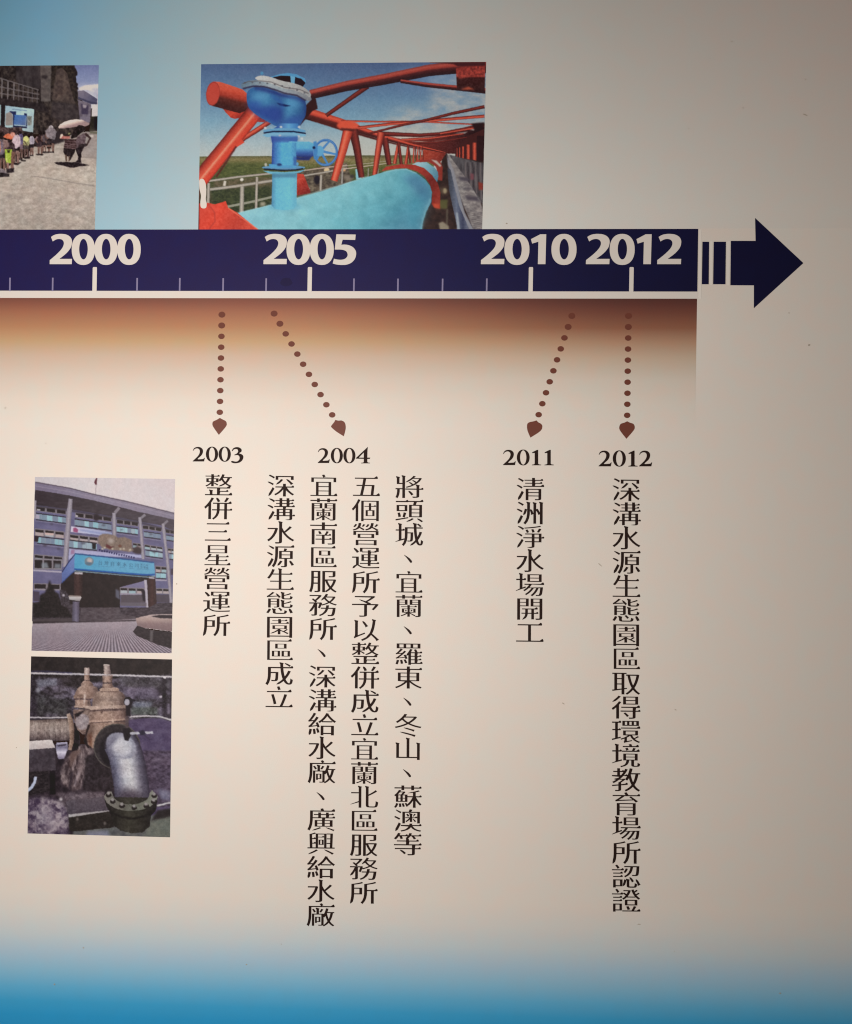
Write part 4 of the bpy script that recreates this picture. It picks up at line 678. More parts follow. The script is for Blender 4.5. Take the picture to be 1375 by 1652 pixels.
def song_strokes(ch,kx=-0.0075,ky=0.0140):
    loops=[flat(s) for s in outlines(ch)]
    if ch=='、':
        return [np.array([(.33,.55),(.42,.49),(.53,.40),(.60,.30),(.61,.25),(.58,.22),(.545,.225),(.50,.30),(.42,.42),(.34,.52)])-[0,.02]]
    A=[ring_area(l) for l in loops]
    # orientation: outer sign = sign of largest loop
    s=np.sign(A[int(np.argmax(np.abs(A)))])
    res=[]
    tot=sum(len(l) for l in loops)
    if tot>52: ky*=.8; kx*=1.5
    if tot>75: ky*=.85
    for P,a in zip(loops,A):
        Q,D,L,N=off(P,kx,ky,s)
        n=len(P); R=[]
        if np.sign(a)==s:
            Q=Q.copy()
            for i in range(n):
                j=(i+1)%n
                if .035<L[i]<.105 and D[i-1]@D[j]<-.75 and L[i-1]>.05 and L[j]>.05:
                    nx,ny=N[i]; m=(Q[i]+Q[j])/2
                    if nx<-.25 and ny<-.25: f,e=.25,.012
                    elif nx>.3 and ny<-.3: f,e=1.35,.0
                    elif nx<-.3 and ny>.3: f,e=.4,.005
                    elif nx<-.1 and ny<-.9: f,e=.5,0
                    else: continue
                    e=np.array([nx,ny])*e
                    Q[i]=m+(Q[i]-m)*f+e; Q[j]=m+(Q[j]-m)*f+e
        hole=np.sign(a)!=s
        for i in range(n):
            j=(i+1)%n
            prev,cur,nxt=i-1,i,j   # edge i from P[i] to P[j]
            R.append(Q[i])
            if hole: continue
            d,l,nn=D[i],L[i],N[i]
            dp,dn=D[i-1],D[j]
            # right end of horizontal stroke
            if nn[0]>0.93 and 0.04<l<0.095 and abs(dp[1])<0.15 and abs(dn[1])<0.15 and dp@dn<-0.8 and L[i-1]>0.08 and L[j]>0.08:
                top,bot=(Q[i],Q[j]) if Q[i][1]>Q[j][1] else (Q[j],Q[i])
                Lh=min(max(L[i-1],L[j]),.9)
                w=min(.115,.06+.08*Lh); h=min(.075,.03+.05*Lh)
                tri=[top+[-w,0.0],top+[-.028,h],top+[-.005,h*.72],top+[.018,-.012]]
                if Q[i][1]>Q[j][1]:
                    R.pop(); R+= tri
                else:
                    R.append(None); pend=tri[::-1]
                    R[-1]=('rep',pend)
            # top end of vertical stroke: serif at the left
            elif nn[1]>0.93 and 0.04<l<0.1 and abs(dp[0])<0.15 and abs(dn[0])<0.15 and dp@dn<-0.8 and max(L[i-1],L[j])>0.12:
                lft,rgt=(Q[i],Q[j]) if Q[i][0]<Q[j][0] else (Q[j],Q[i])
                add=[lft+[0,-.055],lft+[-.028,-.008],lft+[-.02,.028],rgt+[.004,-.004],rgt+[.02,-.004-.012],rgt+[0,-.05]]
                if Q[i][0]<Q[j][0]:
                    R.pop(); R+=add; R.append(('skip',None))
                else:
                    R.pop(); R+=add[::-1]; R.append(('skip',None))
        # resolve markers
        out=[];skip=None
        k=0
        while k<len(R):
            r=R[k]
            if isinstance(r,tuple):
                if r[0]=='rep':
                    if k+1<len(R): out+=r[1]; k+=2; continue
                    else: out+=r[1]; out=out[1:]; k+=1; continue
                if r[0]=='skip':
                    if k+1<len(R) : 
                        if isinstance(R[k+1],tuple): k+=1; continue
                        k+=2; continue
                    else: out=out[1:]; k+=1; continue
            out.append(r);k+=1
        O=np.array(out)
        # corner bump at upper right convex corners of boxes
        res.append(O)
    return res
GLYPH = {c: song_strokes(c) for c in sorted(set(''.join(TEXTS) + '台灣自來水公司第八區管理處'))}
# light falling on each printed photograph (out of paper white), used to turn seen colours into ink colours
ILL = [(.57, .52, .475), (.66, .60, .54), (.86, .78, .70), (.82, .74, .67)]

# ---------------------------------------------------------------- materials
def lin(c): return tuple(float(v) for v in srgb2lin(np.array(c, float) / 255))
def new_mat(name, rough=.5, spec=.35):
    m = bpy.data.materials.new(name); m.use_nodes = True; nt = m.node_tree; b = nt.nodes['Principled BSDF']
    b.inputs['Roughness'].default_value = rough; b.inputs['Specular IOR Level'].default_value = spec
    return m, nt, b
def grain(nt, colour_socket, b, fine=.05, blotch=.03, scale=900.):
    """print grain: fine luminance noise, faint coloured blotches and a slight orange-peel relief"""
    N, L = nt.nodes.new, nt.links.new
    tc = N('ShaderNodeTexCoord')
    n1 = N('ShaderNodeTexNoise'); n1.inputs['Scale'].default_value = scale; n1.inputs['Detail'].default_value = 2; L(tc.outputs['Object'], n1.inputs['Vector'])
    n2 = N('ShaderNodeTexNoise'); n2.inputs['Scale'].default_value = 34; n2.inputs['Detail'].default_value = 3; L(tc.outputs['Object'], n2.inputs['Vector'])
    r1 = N('ShaderNodeMapRange'); r1.inputs[1].default_value = .25; r1.inputs[2].default_value = .75; r1.inputs[3].default_value = 1 - fine; r1.inputs[4].default_value = 1 + fine; L(n1.outputs['Fac'], r1.inputs[0])
    r2 = N('ShaderNodeMix'); r2.data_type = 'RGBA'; r2.inputs[6].default_value = (1 + blotch, 1 - blotch * .5, 1 - blotch * .8, 1); r2.inputs[7].default_value = (1 - blotch, 1 + blotch * .5, 1 + blotch * .8, 1)
    rr = N('ShaderNodeMapRange'); rr.inputs[1].default_value = .35; rr.inputs[2].default_value = .65; L(n2.outputs['Fac'], rr.inputs[0]); L(rr.outputs[0], r2.inputs[0])
    m1 = N('ShaderNodeVectorMath'); m1.operation = 'MULTIPLY'; L(colour_socket, m1.inputs[0]); L(r2.outputs[2], m1.inputs[1])
    m2 = N('ShaderNodeVectorMath'); m2.operation = 'SCALE'; L(m1.outputs[0], m2.inputs[0]); L(r1.outputs[0], m2.inputs[3])
    L(m2.outputs[0], b.inputs['Base Color'])
    bp = N('ShaderNodeBump'); bp.inputs['Strength'].default_value = .06; bp.inputs['Distance'].default_value = .0004
    n3 = N('ShaderNodeTexNoise'); n3.inputs['Scale'].default_value = 420; n3.inputs['Detail'].default_value = 2; L(tc.outputs['Object'], n3.inputs['Vector'])
    L(n3.outputs['Fac'], bp.inputs['Height']); L(bp.outputs[0], b.inputs['Normal'])
def ink(name, rgb, rough=.5, spec=.35, fine=.05, blotch=.03):
    m, nt, b = new_mat(name, rough, spec); c = nt.nodes.new('ShaderNodeRGB'); c.outputs[0].default_value = (*rgb, 1)
    grain(nt, c.outputs[0], b, fine, blotch); return m
def ramp_node(nt, sock, lo, hi, stops, interp='LINEAR'):
    """colour ramp over a coordinate running from lo to hi; stops = [(coordinate, linear rgb)]"""
    mr = nt.nodes.new('ShaderNodeMapRange'); mr.inputs[1].default_value = lo; mr.inputs[2].default_value = hi; nt.links.new(sock, mr.inputs[0])
    cr = nt.nodes.new('ShaderNodeValToRGB'); cr.color_ramp.interpolation = interp; e = cr.color_ramp.elements
    st = sorted(((v - lo) / (hi - lo), c) for v, c in stops)
    while len(e) < len(st): e.new(.5)
    for k, (p, c) in enumerate(st): e[k].position = min(max(p, 0), 1); e[k].color = (*c, 1) if len(c) == 3 else c
    nt.links.new(mr.outputs[0], cr.inputs[0]); return cr.outputs[0]

PAPER = (.80, .768, .72)
X = lambda px, py=700: at(px, py).x
Zc = lambda py, px=600: at(px, py).z
def panel_material():
    m, nt, b = new_mat('printed_panel_vinyl', .52, .3); N, L = nt.nodes.new, nt.links.new
    g = N('ShaderNodeNewGeometry'); sp = N('ShaderNodeSeparateXYZ'); L(g.outputs['Position'], sp.inputs[0]); sx, sz = sp.outputs[0], sp.outputs[2]
    # upper field: blue at the left fading to a pale grey white, deeper towards the top
    hi = ramp_node(nt, sx, X(-500), X(1500), [(X(-500), (.05, .22, .40)), (X(-100), (.12, .34, .50)), (X(60), TOP[0]), (X(200), TOP[1]), (X(400), TOP[2]), (X(700), TOP[3]), (X(1000), TOP[4]), (X(1375), TOP[5])])
    lo = ramp_node(nt, sx, X(-500), X(1500), [(X(-500), (.16, .42, .56)), (X(60), LOW[0]), (X(200), LOW[1]), (X(330), LOW[2]), (X(600), LOW[3]), (X(850), LOW[4]), (X(1375), LOW[5])])
    f = N('ShaderNodeMapRange'); f.inputs[1].default_value = Zc(340); f.inputs[2].default_value = Zc(0); f.inputs[3].default_value = 0; f.inputs[4].default_value = 1; L(sz, f.inputs[0])
    mx = N('ShaderNodeMix'); mx.data_type = 'RGBA'; L(f.outputs[0], mx.inputs[0]); L(lo, mx.inputs[6]); L(hi, mx.inputs[7])
    # lower field: paper white, then the blue band along the bottom
    bot = ramp_node(nt, sz, Zc(1800), Zc(1380), [(Zc(y), c) for y, c in BOT])
    gt = N('ShaderNodeMath'); gt.operation = 'GREATER_THAN'; gt.inputs[1].default_value = Zc(368.5, 1200); L(sz, gt.inputs[0])
    m2 = N('ShaderNodeMix'); m2.data_type = 'RGBA'; L(gt.outputs[0], m2.inputs[0]); L(bot, m2.inputs[6]); L(mx.outputs[2], m2.inputs[7])
    grain(nt, m2.outputs[2], b, .03, .022, 700)
    return m
TOP = [(.21, .49, .74), (.32, .55, .69), (.47, .63, .70), (.59, .65, .66), (.61, .61, .59), (.69, .62, .585)]
LOW = [(.34, .60, .76), (.42, .67, .82), (.54, .72, .81), (.69, .775, .80), (.745, .775, .76), (.77, .75, .71)]
BOT = [(1380, PAPER), (1452, PAPER), (1488, (.73, .75, .74)), (1522, (.60, .71, .77)), (1553, (.43, .64, .81)), (1582, (.27, .58, .82)), (1608, (.13, .50, .82)), (1632, (.05, .42, .79)), (1655, (.025, .37, .76)), (1800, (.01, .22, .60))]

# ---------------------------------------------------------------- mesh helpers
def link(name, me, mat, parent=None):
    me.materials.append(mat) if mat and not me.materials else None
    o = bpy.data.objects.new(name, me); COL.objects.link(o)
    if parent: o.parent = parent
    return o
def empty(name, parent=None):
    o = bpy.data.objects.new(name, None); COL.objects.link(o); o.empty_display_size = .05
    if parent: o.parent = parent
    return o
ANCHOR = {}
def sheet(name, loops, h, mat, parent, wind=False):
    """flat inked shape: loops of photograph pixels laid on the panel at height h (even-odd filled)"""
    V, E, k = [], [], 0
    P = [[at(x, y, h) for x, y in l] for l in loops]
    cx = sum(p.x for p in P[0]) / len(P[0]); cz = sum(p.z for p in P[0]) / len(P[0])
    for l in P:
        n = len(l); V += [Vector((p.x - cx, p.z - cz)) for p in l]; E += [(k + i, k + (i + 1) % n) for i in range(n)]; k += n
    if len(V) > 4:
        v, e, f, *_ = delaunay_2d_cdt(V, E, [], 0, 1e-7)
        VV = np.array([tuple(q) for q in v]); T = np.array([VV[list(t)].mean(0) for t in f]); ins = np.zeros(len(T), int)
        for l in P:
            A = np.array([(p.x - cx, p.z - cz) for p in l]); B = np.roll(A, -1, 0)
            for (ax, ay), (bx_, by_) in zip(A, B):
                q = (ay <= T[:, 1]) != (by_ <= T[:, 1])
                if q.any():
                    xx = ax + (T[:, 1] - ay) / (by_ - ay if by_ != ay else 1) * (bx_ - ax); ins += np.where(q & (xx > T[:, 0]), 1 if by_ > ay else -1, 0)
        f = [t for t, k_ in zip(f, ins) if (k_ != 0 if wind else k_ % 2)]
    else: v, f = V, [tuple(range(len(V)))]
    me = bpy.data.meshes.new(name); me.from_pydata([(a.x, 0, a.y) for a in v], [], [tuple(t) for t in f]); me.update()
    for p in me.polygons:
        if p.normal.y > 0: p.flip()
    me.update(); o = link(name, me, mat, parent)
    par = Vector(ANCHOR.get(parent.name, (0, 0, 0))) if parent else Vector()
    w = Vector((cx, -h, cz)); o.location = w - par; ANCHOR[o.name] = tuple(w)
    return o
def group_empty(name, px, py, parent, label=None):
    o = empty(name, parent); w = at(px, py); o.location = w - Vector(ANCHOR.get(parent.name, (0, 0, 0))); ANCHOR[o.name] = tuple(w)
    if label: o['label'] = label
    return o

# ---------------------------------------------------------------- setting: the wall behind
m_wall, nt, b = new_mat('wall_paint', .85, .2); c = nt.nodes.new('ShaderNodeRGB'); c.outputs[0].default_value = (.62, .60, .57, 1); grain(nt, c.outputs[0], b, .03, .02, 200)
me = bpy.data.meshes.new('wall'); x0, x1, z0, z1 = -4, 3.5, 0, 3.2
me.from_pydata([(x, y, z) for y in (.0301, .18) for z in (z0, z1) for x in (x0, x1)], [], [(0, 2, 3, 1), (4, 5, 7, 6), (0, 4, 6, 2), (1, 3, 7, 5), (2, 6, 7, 3), (0, 1, 5, 4)])
wall = link('wall', me, m_wall); wall['kind'] = 'structure'
for p in me.polygons: pass

# ---------------------------------------------------------------- the panel
panel = empty('timeline_panel'); panel.location = (0, 0, Z0); ANCHOR[panel.name] = (0, 0, Z0)
panel['label'] = 'large printed history timeline panel with navy year band, photos and columns of Chinese text'
panel['category'] = 'display panel'
bx0, bx1, bz0, bz1, bt = -1.75, .98, -1.02, 1.02, .03
me = bpy.data.meshes.new('backing_board'); e = .002
v = [(bx0 + e, 0, bz0 + e), (bx1 - e, 0, bz0 + e), (bx1 - e, 0, bz1 - e), (bx0 + e, 0, bz1 - e), (bx0, e, bz0), (bx1, e, bz0), (bx1, e, bz1), (bx0, e, bz1), (bx0, bt, bz0), (bx1, bt, bz0), (bx1, bt, bz1), (bx0, bt, bz1)]
me.from_pydata(v, [], [(0, 1, 2, 3)] + [(4 + i, 4 + (i + 1) % 4, (i + 1) % 4, i) for i in range(4)] + [(8 + i, 8 + (i + 1) % 4, 4 + (i + 1) % 4, 4 + i) for i in range(4)] + [(11, 10, 9, 8)])
board = link('backing_board', me, panel_material(), panel)

# brown fade under the year band
m_brown, nt, b = new_mat('brown_fade_ink', .52, .3); g = nt.nodes.new('ShaderNodeNewGeometry'); sp = nt.nodes.new('ShaderNodeSeparateXYZ'); nt.links.new(g.outputs['Position'], sp.inputs[0])
BL = [(480, (.20, .074, .052)), (490, (.27, .10, .066)), (504, (.376, .155, .09)), (528, (.48, .245, .13)), (552, (.57, .386, .22)), (576, (.636, .50, .40)), (612, (.71, .63, .56)), (650, (.775, .73, .67)), (690, PAPER)]
BR = [(480, (.095, .032, .026)), (490, (.13, .042, .033)), (504, (.19, .066, .045)), (528, (.30, .13, .078)), (552, (.49, .31, .21)), (576, (.61, .49, .38)), (612, (.72, .67, .60)), (650, (.78, .74, .68)), (690, PAPER)]
c0 = ramp_node(nt, sp.outputs[2], Zc(700), Zc(480), [(Zc(y), c) for y, c in BL]); c1 = ramp_node(nt, sp.outputs[2], Zc(700), Zc(480), [(Zc(y), c) for y, c in BR])
fx = nt.nodes.new('ShaderNodeMapRange'); fx.interpolation_type = 'SMOOTHSTEP'; fx.inputs[1].default_value = X(420); fx.inputs[2].default_value = X(1060); nt.links.new(sp.outputs[0], fx.inputs[0])
mb = nt.nodes.new('ShaderNodeMix'); mb.data_type = 'RGBA'; nt.links.new(fx.outputs[0], mb.inputs[0]); nt.links.new(c0, mb.inputs[6]); nt.links.new(c1, mb.inputs[7]); grain(nt, mb.outputs[2], b, .07, .03, 800)
fade = sheet('brown_fade', [[(-1040, 479.2), (300, 481), (1124.8, 481.9), (1121.5, 690), (300, 689.6), (-1040, 687)]], .00015, m_brown, panel)

# year band; gloss sheen is painted into the ink colour, lighter at the left
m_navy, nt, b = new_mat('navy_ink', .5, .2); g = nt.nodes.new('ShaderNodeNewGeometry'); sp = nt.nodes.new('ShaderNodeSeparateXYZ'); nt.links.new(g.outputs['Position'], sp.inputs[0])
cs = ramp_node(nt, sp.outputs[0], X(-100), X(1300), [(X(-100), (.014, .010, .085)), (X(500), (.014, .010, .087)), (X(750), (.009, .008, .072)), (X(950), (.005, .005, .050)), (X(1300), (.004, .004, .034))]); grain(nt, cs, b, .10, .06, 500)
m_white = ink('white_ink', (.80, .775, .74), .5, .3, .025, .015)
m_pale = ink('pale_violet_ink', (.26, .24, .42)); m_text = ink('dark_text_ink', (.021, .010, .008), .6, .1, .1, .05)
m_dot = ink('russet_ink', (.165, .050, .033), .5, .2); m_smudge = ink('dark_smudge', (.010, .006, .060), .5, .2); m_speck = ink('dust_speck', (.44, .40, .34)); m_speck2 = ink('pale_scuff', (.50, .46, .40))
def rect(x0, y0, x1, y1, lean=0): return [(x0 + lean, y0), (x1 + lean, y0), (x1, y1), (x0, y1)]
sheet('white_line', [[(-1040, 467), (300, 469.2), (1126.4, 470.4), (1126.2, 483), (300, 482.6), (-1040, 480.8)]], .0001, m_white, panel)
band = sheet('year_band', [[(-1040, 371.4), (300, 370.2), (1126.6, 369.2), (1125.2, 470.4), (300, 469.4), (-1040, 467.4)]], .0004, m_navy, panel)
for x, top in ((16, 448), (85, 448), (221.2, 448.4), (290, 448.5), (360, 448.8), (429.4, 449), (571, 449.3), (642, 449.5), (714, 449.6), (785.3, 449.2)):
    sheet('minor_tick', [rect(x - 1.25, top, x + 1.25, 469.6, .4)], .0006, m_pale, band)
for x in (152.6, 499.6, 856.2, 1018.6):
    sheet('major_tick', [[(x - 2.8, 432), (x - 1.6, 430.8), (x + 3.2, 430.8), (x + 4.1, 432), (x + 3.4, 470.8), (x - 3.5, 470.8)]], .0006, m_white, band)
sheet('ink_smudge', [[(462 + 9.5 * math.cos(a) * (1 + .08 * math.sin(3 * a)), 455 + 7 * math.sin(a)) for a in np.linspace(0, 6.283, 25)[:-1]]], .0005, m_smudge, band)
# pieces of the arrow
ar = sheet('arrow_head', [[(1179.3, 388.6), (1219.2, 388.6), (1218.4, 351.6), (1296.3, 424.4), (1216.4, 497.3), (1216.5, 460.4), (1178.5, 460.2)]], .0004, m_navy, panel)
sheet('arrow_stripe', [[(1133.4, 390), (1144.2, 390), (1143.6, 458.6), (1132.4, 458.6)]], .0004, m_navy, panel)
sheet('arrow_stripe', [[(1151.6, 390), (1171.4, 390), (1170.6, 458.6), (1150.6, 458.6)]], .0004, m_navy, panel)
m_hal = ink('white_ink_strip', (.86, .84, .80), .5, .3, .02, .01)
for a, b_, c_, d_ in ((1127.2, 1131.6, 370, 482), (1145.4, 1149.6, 389, 459.5), (1172.6, 1177.4, 389, 460)):
    sheet('white_gap_line', [rect(a, c_, b_, d_, .6)], .0003, m_hal, panel)

# ---------------------------------------------------------------- figures
def sup(cx, cy, rx, ry, p=2.25, n=40):
    out = []
    for a in np.linspace(0, 2 * math.pi, n + 1)[:-1]:
        c, d = math.cos(a), math.sin(a); out.append((cx + rx * math.copysign(abs(c) ** (2 / p), c), cy + ry * math.copysign(abs(d) ** (2 / p), d)))
    return out
def cat(pts, sharp=(), n=5):
    """smooth closed outline, keeping the listed points as corners"""
    N = len(pts); out = []
    for i in range(N):
        a, b, c, d = (np.array(pts[(i + k) % N], float) for k in (-1, 0, 1, 2))
        if i in sharp: a = b
        if (i + 1) % N in sharp: d = c
        if i in sharp and (i + 1) % N in sharp: out.append(tuple(b)); continue
        for t in np.arange(n) / n: out.append(tuple(.5 * (2 * b + (c - a) * t + (2 * a - 5 * b + 4 * c - d) * t * t + (3 * b - a - 3 * c + d) * t ** 3)))
    return out
# bold figures, drawn on a box 166 wide, 228 high (top 127, base 349)
TWO = cat([(378, 148), (400, 134), (425, 127), (452, 125), (487, 129), (516, 144), (531, 167), (533, 192), (526, 222), (508, 250), (482, 277), (440, 310), (533, 310), (531, 349), (368, 349), (369, 319), (412, 283), (447, 248), (466, 221), (473, 195), (468, 177), (455, 166), (436, 163), (415, 167), (391, 181)], {0, 11, 12, 13, 14, 15, 24})
FIVE = cat([(655, 128), (797, 130), (793, 170), (701, 168), (691, 206), (715, 204), (747, 209), (777, 224), (796, 249), (800, 277), (790, 311), (765, 338), (732, 352), (695, 355), (658, 352), (628, 344), (637, 309), (665, 315), (695, 316), (720, 308), (735, 291), (737, 273), (727, 254), (705, 244), (680, 241), (643, 241)], {0, 1, 2, 3, 4, 15, 16, 25})
ONE = [(444, 164), (513, 128), (557, 128), (551, 349), (495, 349), (499, 183), (453, 197)]
def fit(pts, sx0, sx1, x0, x1, y0, y1, sy0=127., sy1=349.):
    return [(x0 + (x - sx0) * (x1 - x0) / (sx1 - sx0), y0 + (y - sy0) * (y1 - y0) / (sy1 - sy0)) for x, y in pts]
S5 = 4.583
def bold_year(ox, spec, label):
    ys = 350
    g = group_empty('year_number', ox, 402, panel, label)
    for k, (ch, a, b_) in enumerate(spec):
        a, b_ = a, b_; A = lambda P: [[(q[0], ys + q[1] / S5) for q in l] for l in P]
        if ch == '0': L = A([sup((a + b_) / 2, 240, (b_ - a) / 2, 115), sup((a + b_) / 2 + .3, 238, (b_ - a) / 2 * .37, 76, 2.0)])
        elif ch == '1': L = A([fit(ONE, 444, 557, a, b_, 127, 349)])
        elif ch == '2': L = A([fit(TWO, 368, 533, a, b_, 127, 349)])
        else: L = A([fit(FIVE, 628, 800, a, b_, 127, 349)])
        sheet('digit', L, .0007 + .00003 * k, m_white, g)
px = lambda o, *v: [o + q / S5 for q in v]
bold_year(153, [('2', 80.3, 116.4), ('0', 115.9, 153.3), ('0', 152.5, 190), ('0', 189.4, 227.3)], 'white year 2000 on the navy band')
bold_year(500, [('2', 425.2, 463), ('0', 462.4, 501), ('0', 500, 538.8), ('5', 537, 574.8)], 'white year 2005 on the navy band')
bold_year(853, [('2', 776, 814), ('0', 814, 854.4), ('1', 856.8, 881.5), ('0', 889.8, 930.4)], 'white year 2010 on the navy band')
bold_year(1022, [('2', 945.4, 983.7), ('0', 983.8, 1024.2), ('1', 1027, 1051.6), ('2', 1060.4, 1099.2)], 'white year 2012 on the navy band')
# serif figures on a 24 x 24 pixel body
def Q(pts): return [(x / 6.875, y / 6.875) for x, y in pts]
S2 = cat(Q([(146, 182), (158, 160), (180, 146), (212, 143), (240, 153), (258, 176), (256, 210), (238, 240), (200, 276), (236, 277), (262, 274), (273, 262), (280, 263), (271, 303), (145, 303), (144, 298), (190, 256), (214, 226), (224, 196), (219, 173), (203, 161), (182, 161), (163, 170), (151, 186)]), {0, 11, 12, 13, 14, 15, 23})
S3 = cat(Q([(584, 186), (600, 158), (634, 145), (668, 150), (692, 170), (690, 196), (668, 213), (698, 226), (713, 250), (702, 288), (668, 315), (622, 323), (586, 316), (576, 303), (590, 297), (624, 304), (652, 298), (670, 274), (667, 247), (648, 233), (615, 236), (612, 228), (638, 216), (654, 195), (649, 173), (630, 166), (606, 172), (591, 191)]), {0, 27, 20, 21})
def serif_year(x0, x1, ytop, ybase, text, label):
    g = group_empty('year_heading', (x0 + x1) / 2, (ytop + ybase) / 2, panel, label); sy = (ybase - ytop) / (303 - 143) * 6.875; s = sy
    W = {'2': 21.0, '0': 20.6, '3': 20.6, '4': 24.0, '1': 19.4}; tot = sum(W[c] for c in text); kx = (x1 - x0) / tot; x = x0
    Y = lambda y: ytop + (y - 143) / 6.875 * sy
    for k, ch in enumerate(text):
        w = W[ch] * kx; h = .0004 + .00003 * k
        if ch == '2': sheet('digit', [[(x + (a - 144 / 6.875) * kx, ytop + (b_ - 143 / 6.875) * sy) for a, b_ in S2]], h, m_text, g)
        elif ch == '3': sheet('digit', [[(x + (a - 576 / 6.875) * kx, ytop + (b_ - 143 / 6.875) * sy) for a, b_ in S3]], h, m_text, g)
        elif ch == '0': sheet('digit', [sup(x + w / 2, (ytop + ybase) / 2, w * .48, (ybase - ytop) / 2 + .5, 2.05), sup(x + w / 2, (ytop + ybase) / 2, w * .235, (ybase - ytop) / 2 - .9, 2.0)], h, m_text, g)
        elif ch == '1':
            c = x + w * .5; T, B = ytop, ybase
            sheet('digit', [[(c - 6.8, T + 4.2), (c - 4, T + 2.6), (c + 1.5, T), (c + 3.2, T), (c + 3.2, B - 2.6), (c + 4.2, B - 1.4), (c + 8, B - .8), (c + 8, B + .3), (c - 6.8, B + .3), (c - 6.8, B - .8), (c - 3.4, B - 1.4), (c - 2.4, B - 2.6), (c - 2.4, T + 5), (c - 6.2, T + 5.4)]], h, m_text, g)
        else:
            X4 = lambda v: x + (v - 583) / 155 * w; Y4 = lambda v: ytop + (v - 158) / (322 - 158) * (ybase - ytop)
            d = [(712, 143), (708, 180), (706, 262), (738, 262), (732, 277), (706, 277), (706, 308), (712, 316), (735, 319), (733, 326), (640, 326), (642, 319), (664, 316), (669, 308), (669, 276), (583, 274), (590, 262)]
            hole = [(669, 262), (669, 206), (616, 262)]
            sheet('digit', [[(X4(a), Y4(b_)) for a, b_ in d], [(X4(a), Y4(b_)) for a, b_ in hole]], h, m_text, g)
        x += w
serif_year(311, 393.5, 721, 744.5, '2003', 'dark serif year 2003 above the leftmost text column')
serif_year(512.8, 597.6, 723, 747, '2004', 'dark serif year 2004 above the four text columns')
serif_year(811.6, 895.6, 725.7, 750.4, '2011', 'dark serif year 2011')
serif_year(965.8, 1053.6, 727, 752.4, '2012', 'dark serif year 2012 at the right')

# ---------------------------------------------------------------- columns of text
COLS = [("整併三星營運所", (352.7, 782.6), (349, 1008.4), 43.2, 36.2), ("深溝水源生態園區成立", (453.5, 783.4), (450.2, 1125), 44, 36.6),
        ("宜蘭南區服務所、深溝給水廠、廣興給水廠", (522.4, 783.6), (517.4, 1476), 44, 37), ("五個營運所予以整併成立宜蘭北區服務所", (591, 784.6), (586.6, 1440), 44, 37),
        ("將頭城、宜蘭、羅東、冬山、蘇澳等", (660.6, 785.6), (657.6, 1362), 44, 37), ("清洲淨水場開工", (855.5, 789), (854.6, 1020.5), 44.4, 37.4),
        ("深溝水源生態園區取得環境教育場所認證", (1010.6, 790), (1010.2, 1453), 45, 38.2)]
for text, p0, p1, gw, gh in COLS:
    g = group_empty('text_column', (p0[0] + p1[0]) / 2, (p0[1] + p1[1]) / 2, panel, 'dark vertical column of Chinese text reading ' + text[:8])
    n = len(text)
    for i, ch in enumerate(text):
        t = i / (n - 1); cx = p0[0] + (p1[0] - p0[0]) * t; cy = p0[1] + (p1[1] - p0[1]) * t
        ew, eh = gw / .93, gh / .93; shear = (p1[0] - p0[0]) / (p1[1] - p0[1])
        L = [[(cx + (a - .5) * ew - (b_ - .38) * eh * shear, cy - (b_ - .38) * eh + (a - .5) * ew * .012) for a, b_ in l] for l in GLYPH[ch]]
        sheet('character', L, .0003, m_text, g, True)

# ---------------------------------------------------------------- dotted pointers
def pointer(a, b_, n, head, k, label):
    g = group_empty('dotted_pointer', (a[0] + b_[0]) / 2, (a[1] + b_[1]) / 2, panel, label)
    for i in range(n):
        t = i / (n - 1); rx, ry = (5.6, 4.9) if i < 2 else (5.3, 4.5)
        sheet('dot', [sup(a[0] + (b_[0] - a[0]) * t, a[1] + (b_[1] - a[1]) * t, rx, ry, 2, 20)], .0004, m_dot, g)
    sheet('pointer_head', [[(k[0] + x / k[2], k[1] + y / k[2]) for x, y in head]], .0004, m_dot, g)
K1, K2 = (320, 490, 5.288), (820, 490, 4.167)
pointer((358.2, 507.6), (354.8, 665.1), 10, cat([(184, 974), (210, 988), (234, 1001), (243, 1020), (236, 1048), (176, 1119), (128, 1050), (121, 1020), (130, 1003), (158, 990)], {0, 5}), K1, 'russet dotted pointer down to 2003')
pointer((442.4, 505.9), (536.1, 669.3), 11, cat([(1170, 991), (1196, 997), (1222, 996), (1246, 1009), (1257, 1035), (1257, 1072), (1242, 1131), (1180, 1092), (1140, 1058), (1134, 1044), (1150, 1022), (1162, 1006)], {0, 6}), K1, 'russet dotted pointer slanting down to 2004')
pointer((922.7, 509.7), (869.2, 669), 10, cat([(190, 784), (204, 798), (222, 808), (230, 828), (214, 858), (150, 900), (130, 852), (128, 812), (142, 797), (172, 790)], {0, 5}), K2, 'russet dotted pointer slanting down to 2011')
pointer((1014.1, 509.7), (1012, 670), 10, cat([(800, 790), (818, 799), (842, 808), (851, 828), (843, 852), (795, 908), (754, 855), (747, 830), (757, 808), (782, 799)], {0, 5}), K2, 'russet dotted pointer down to 2012')

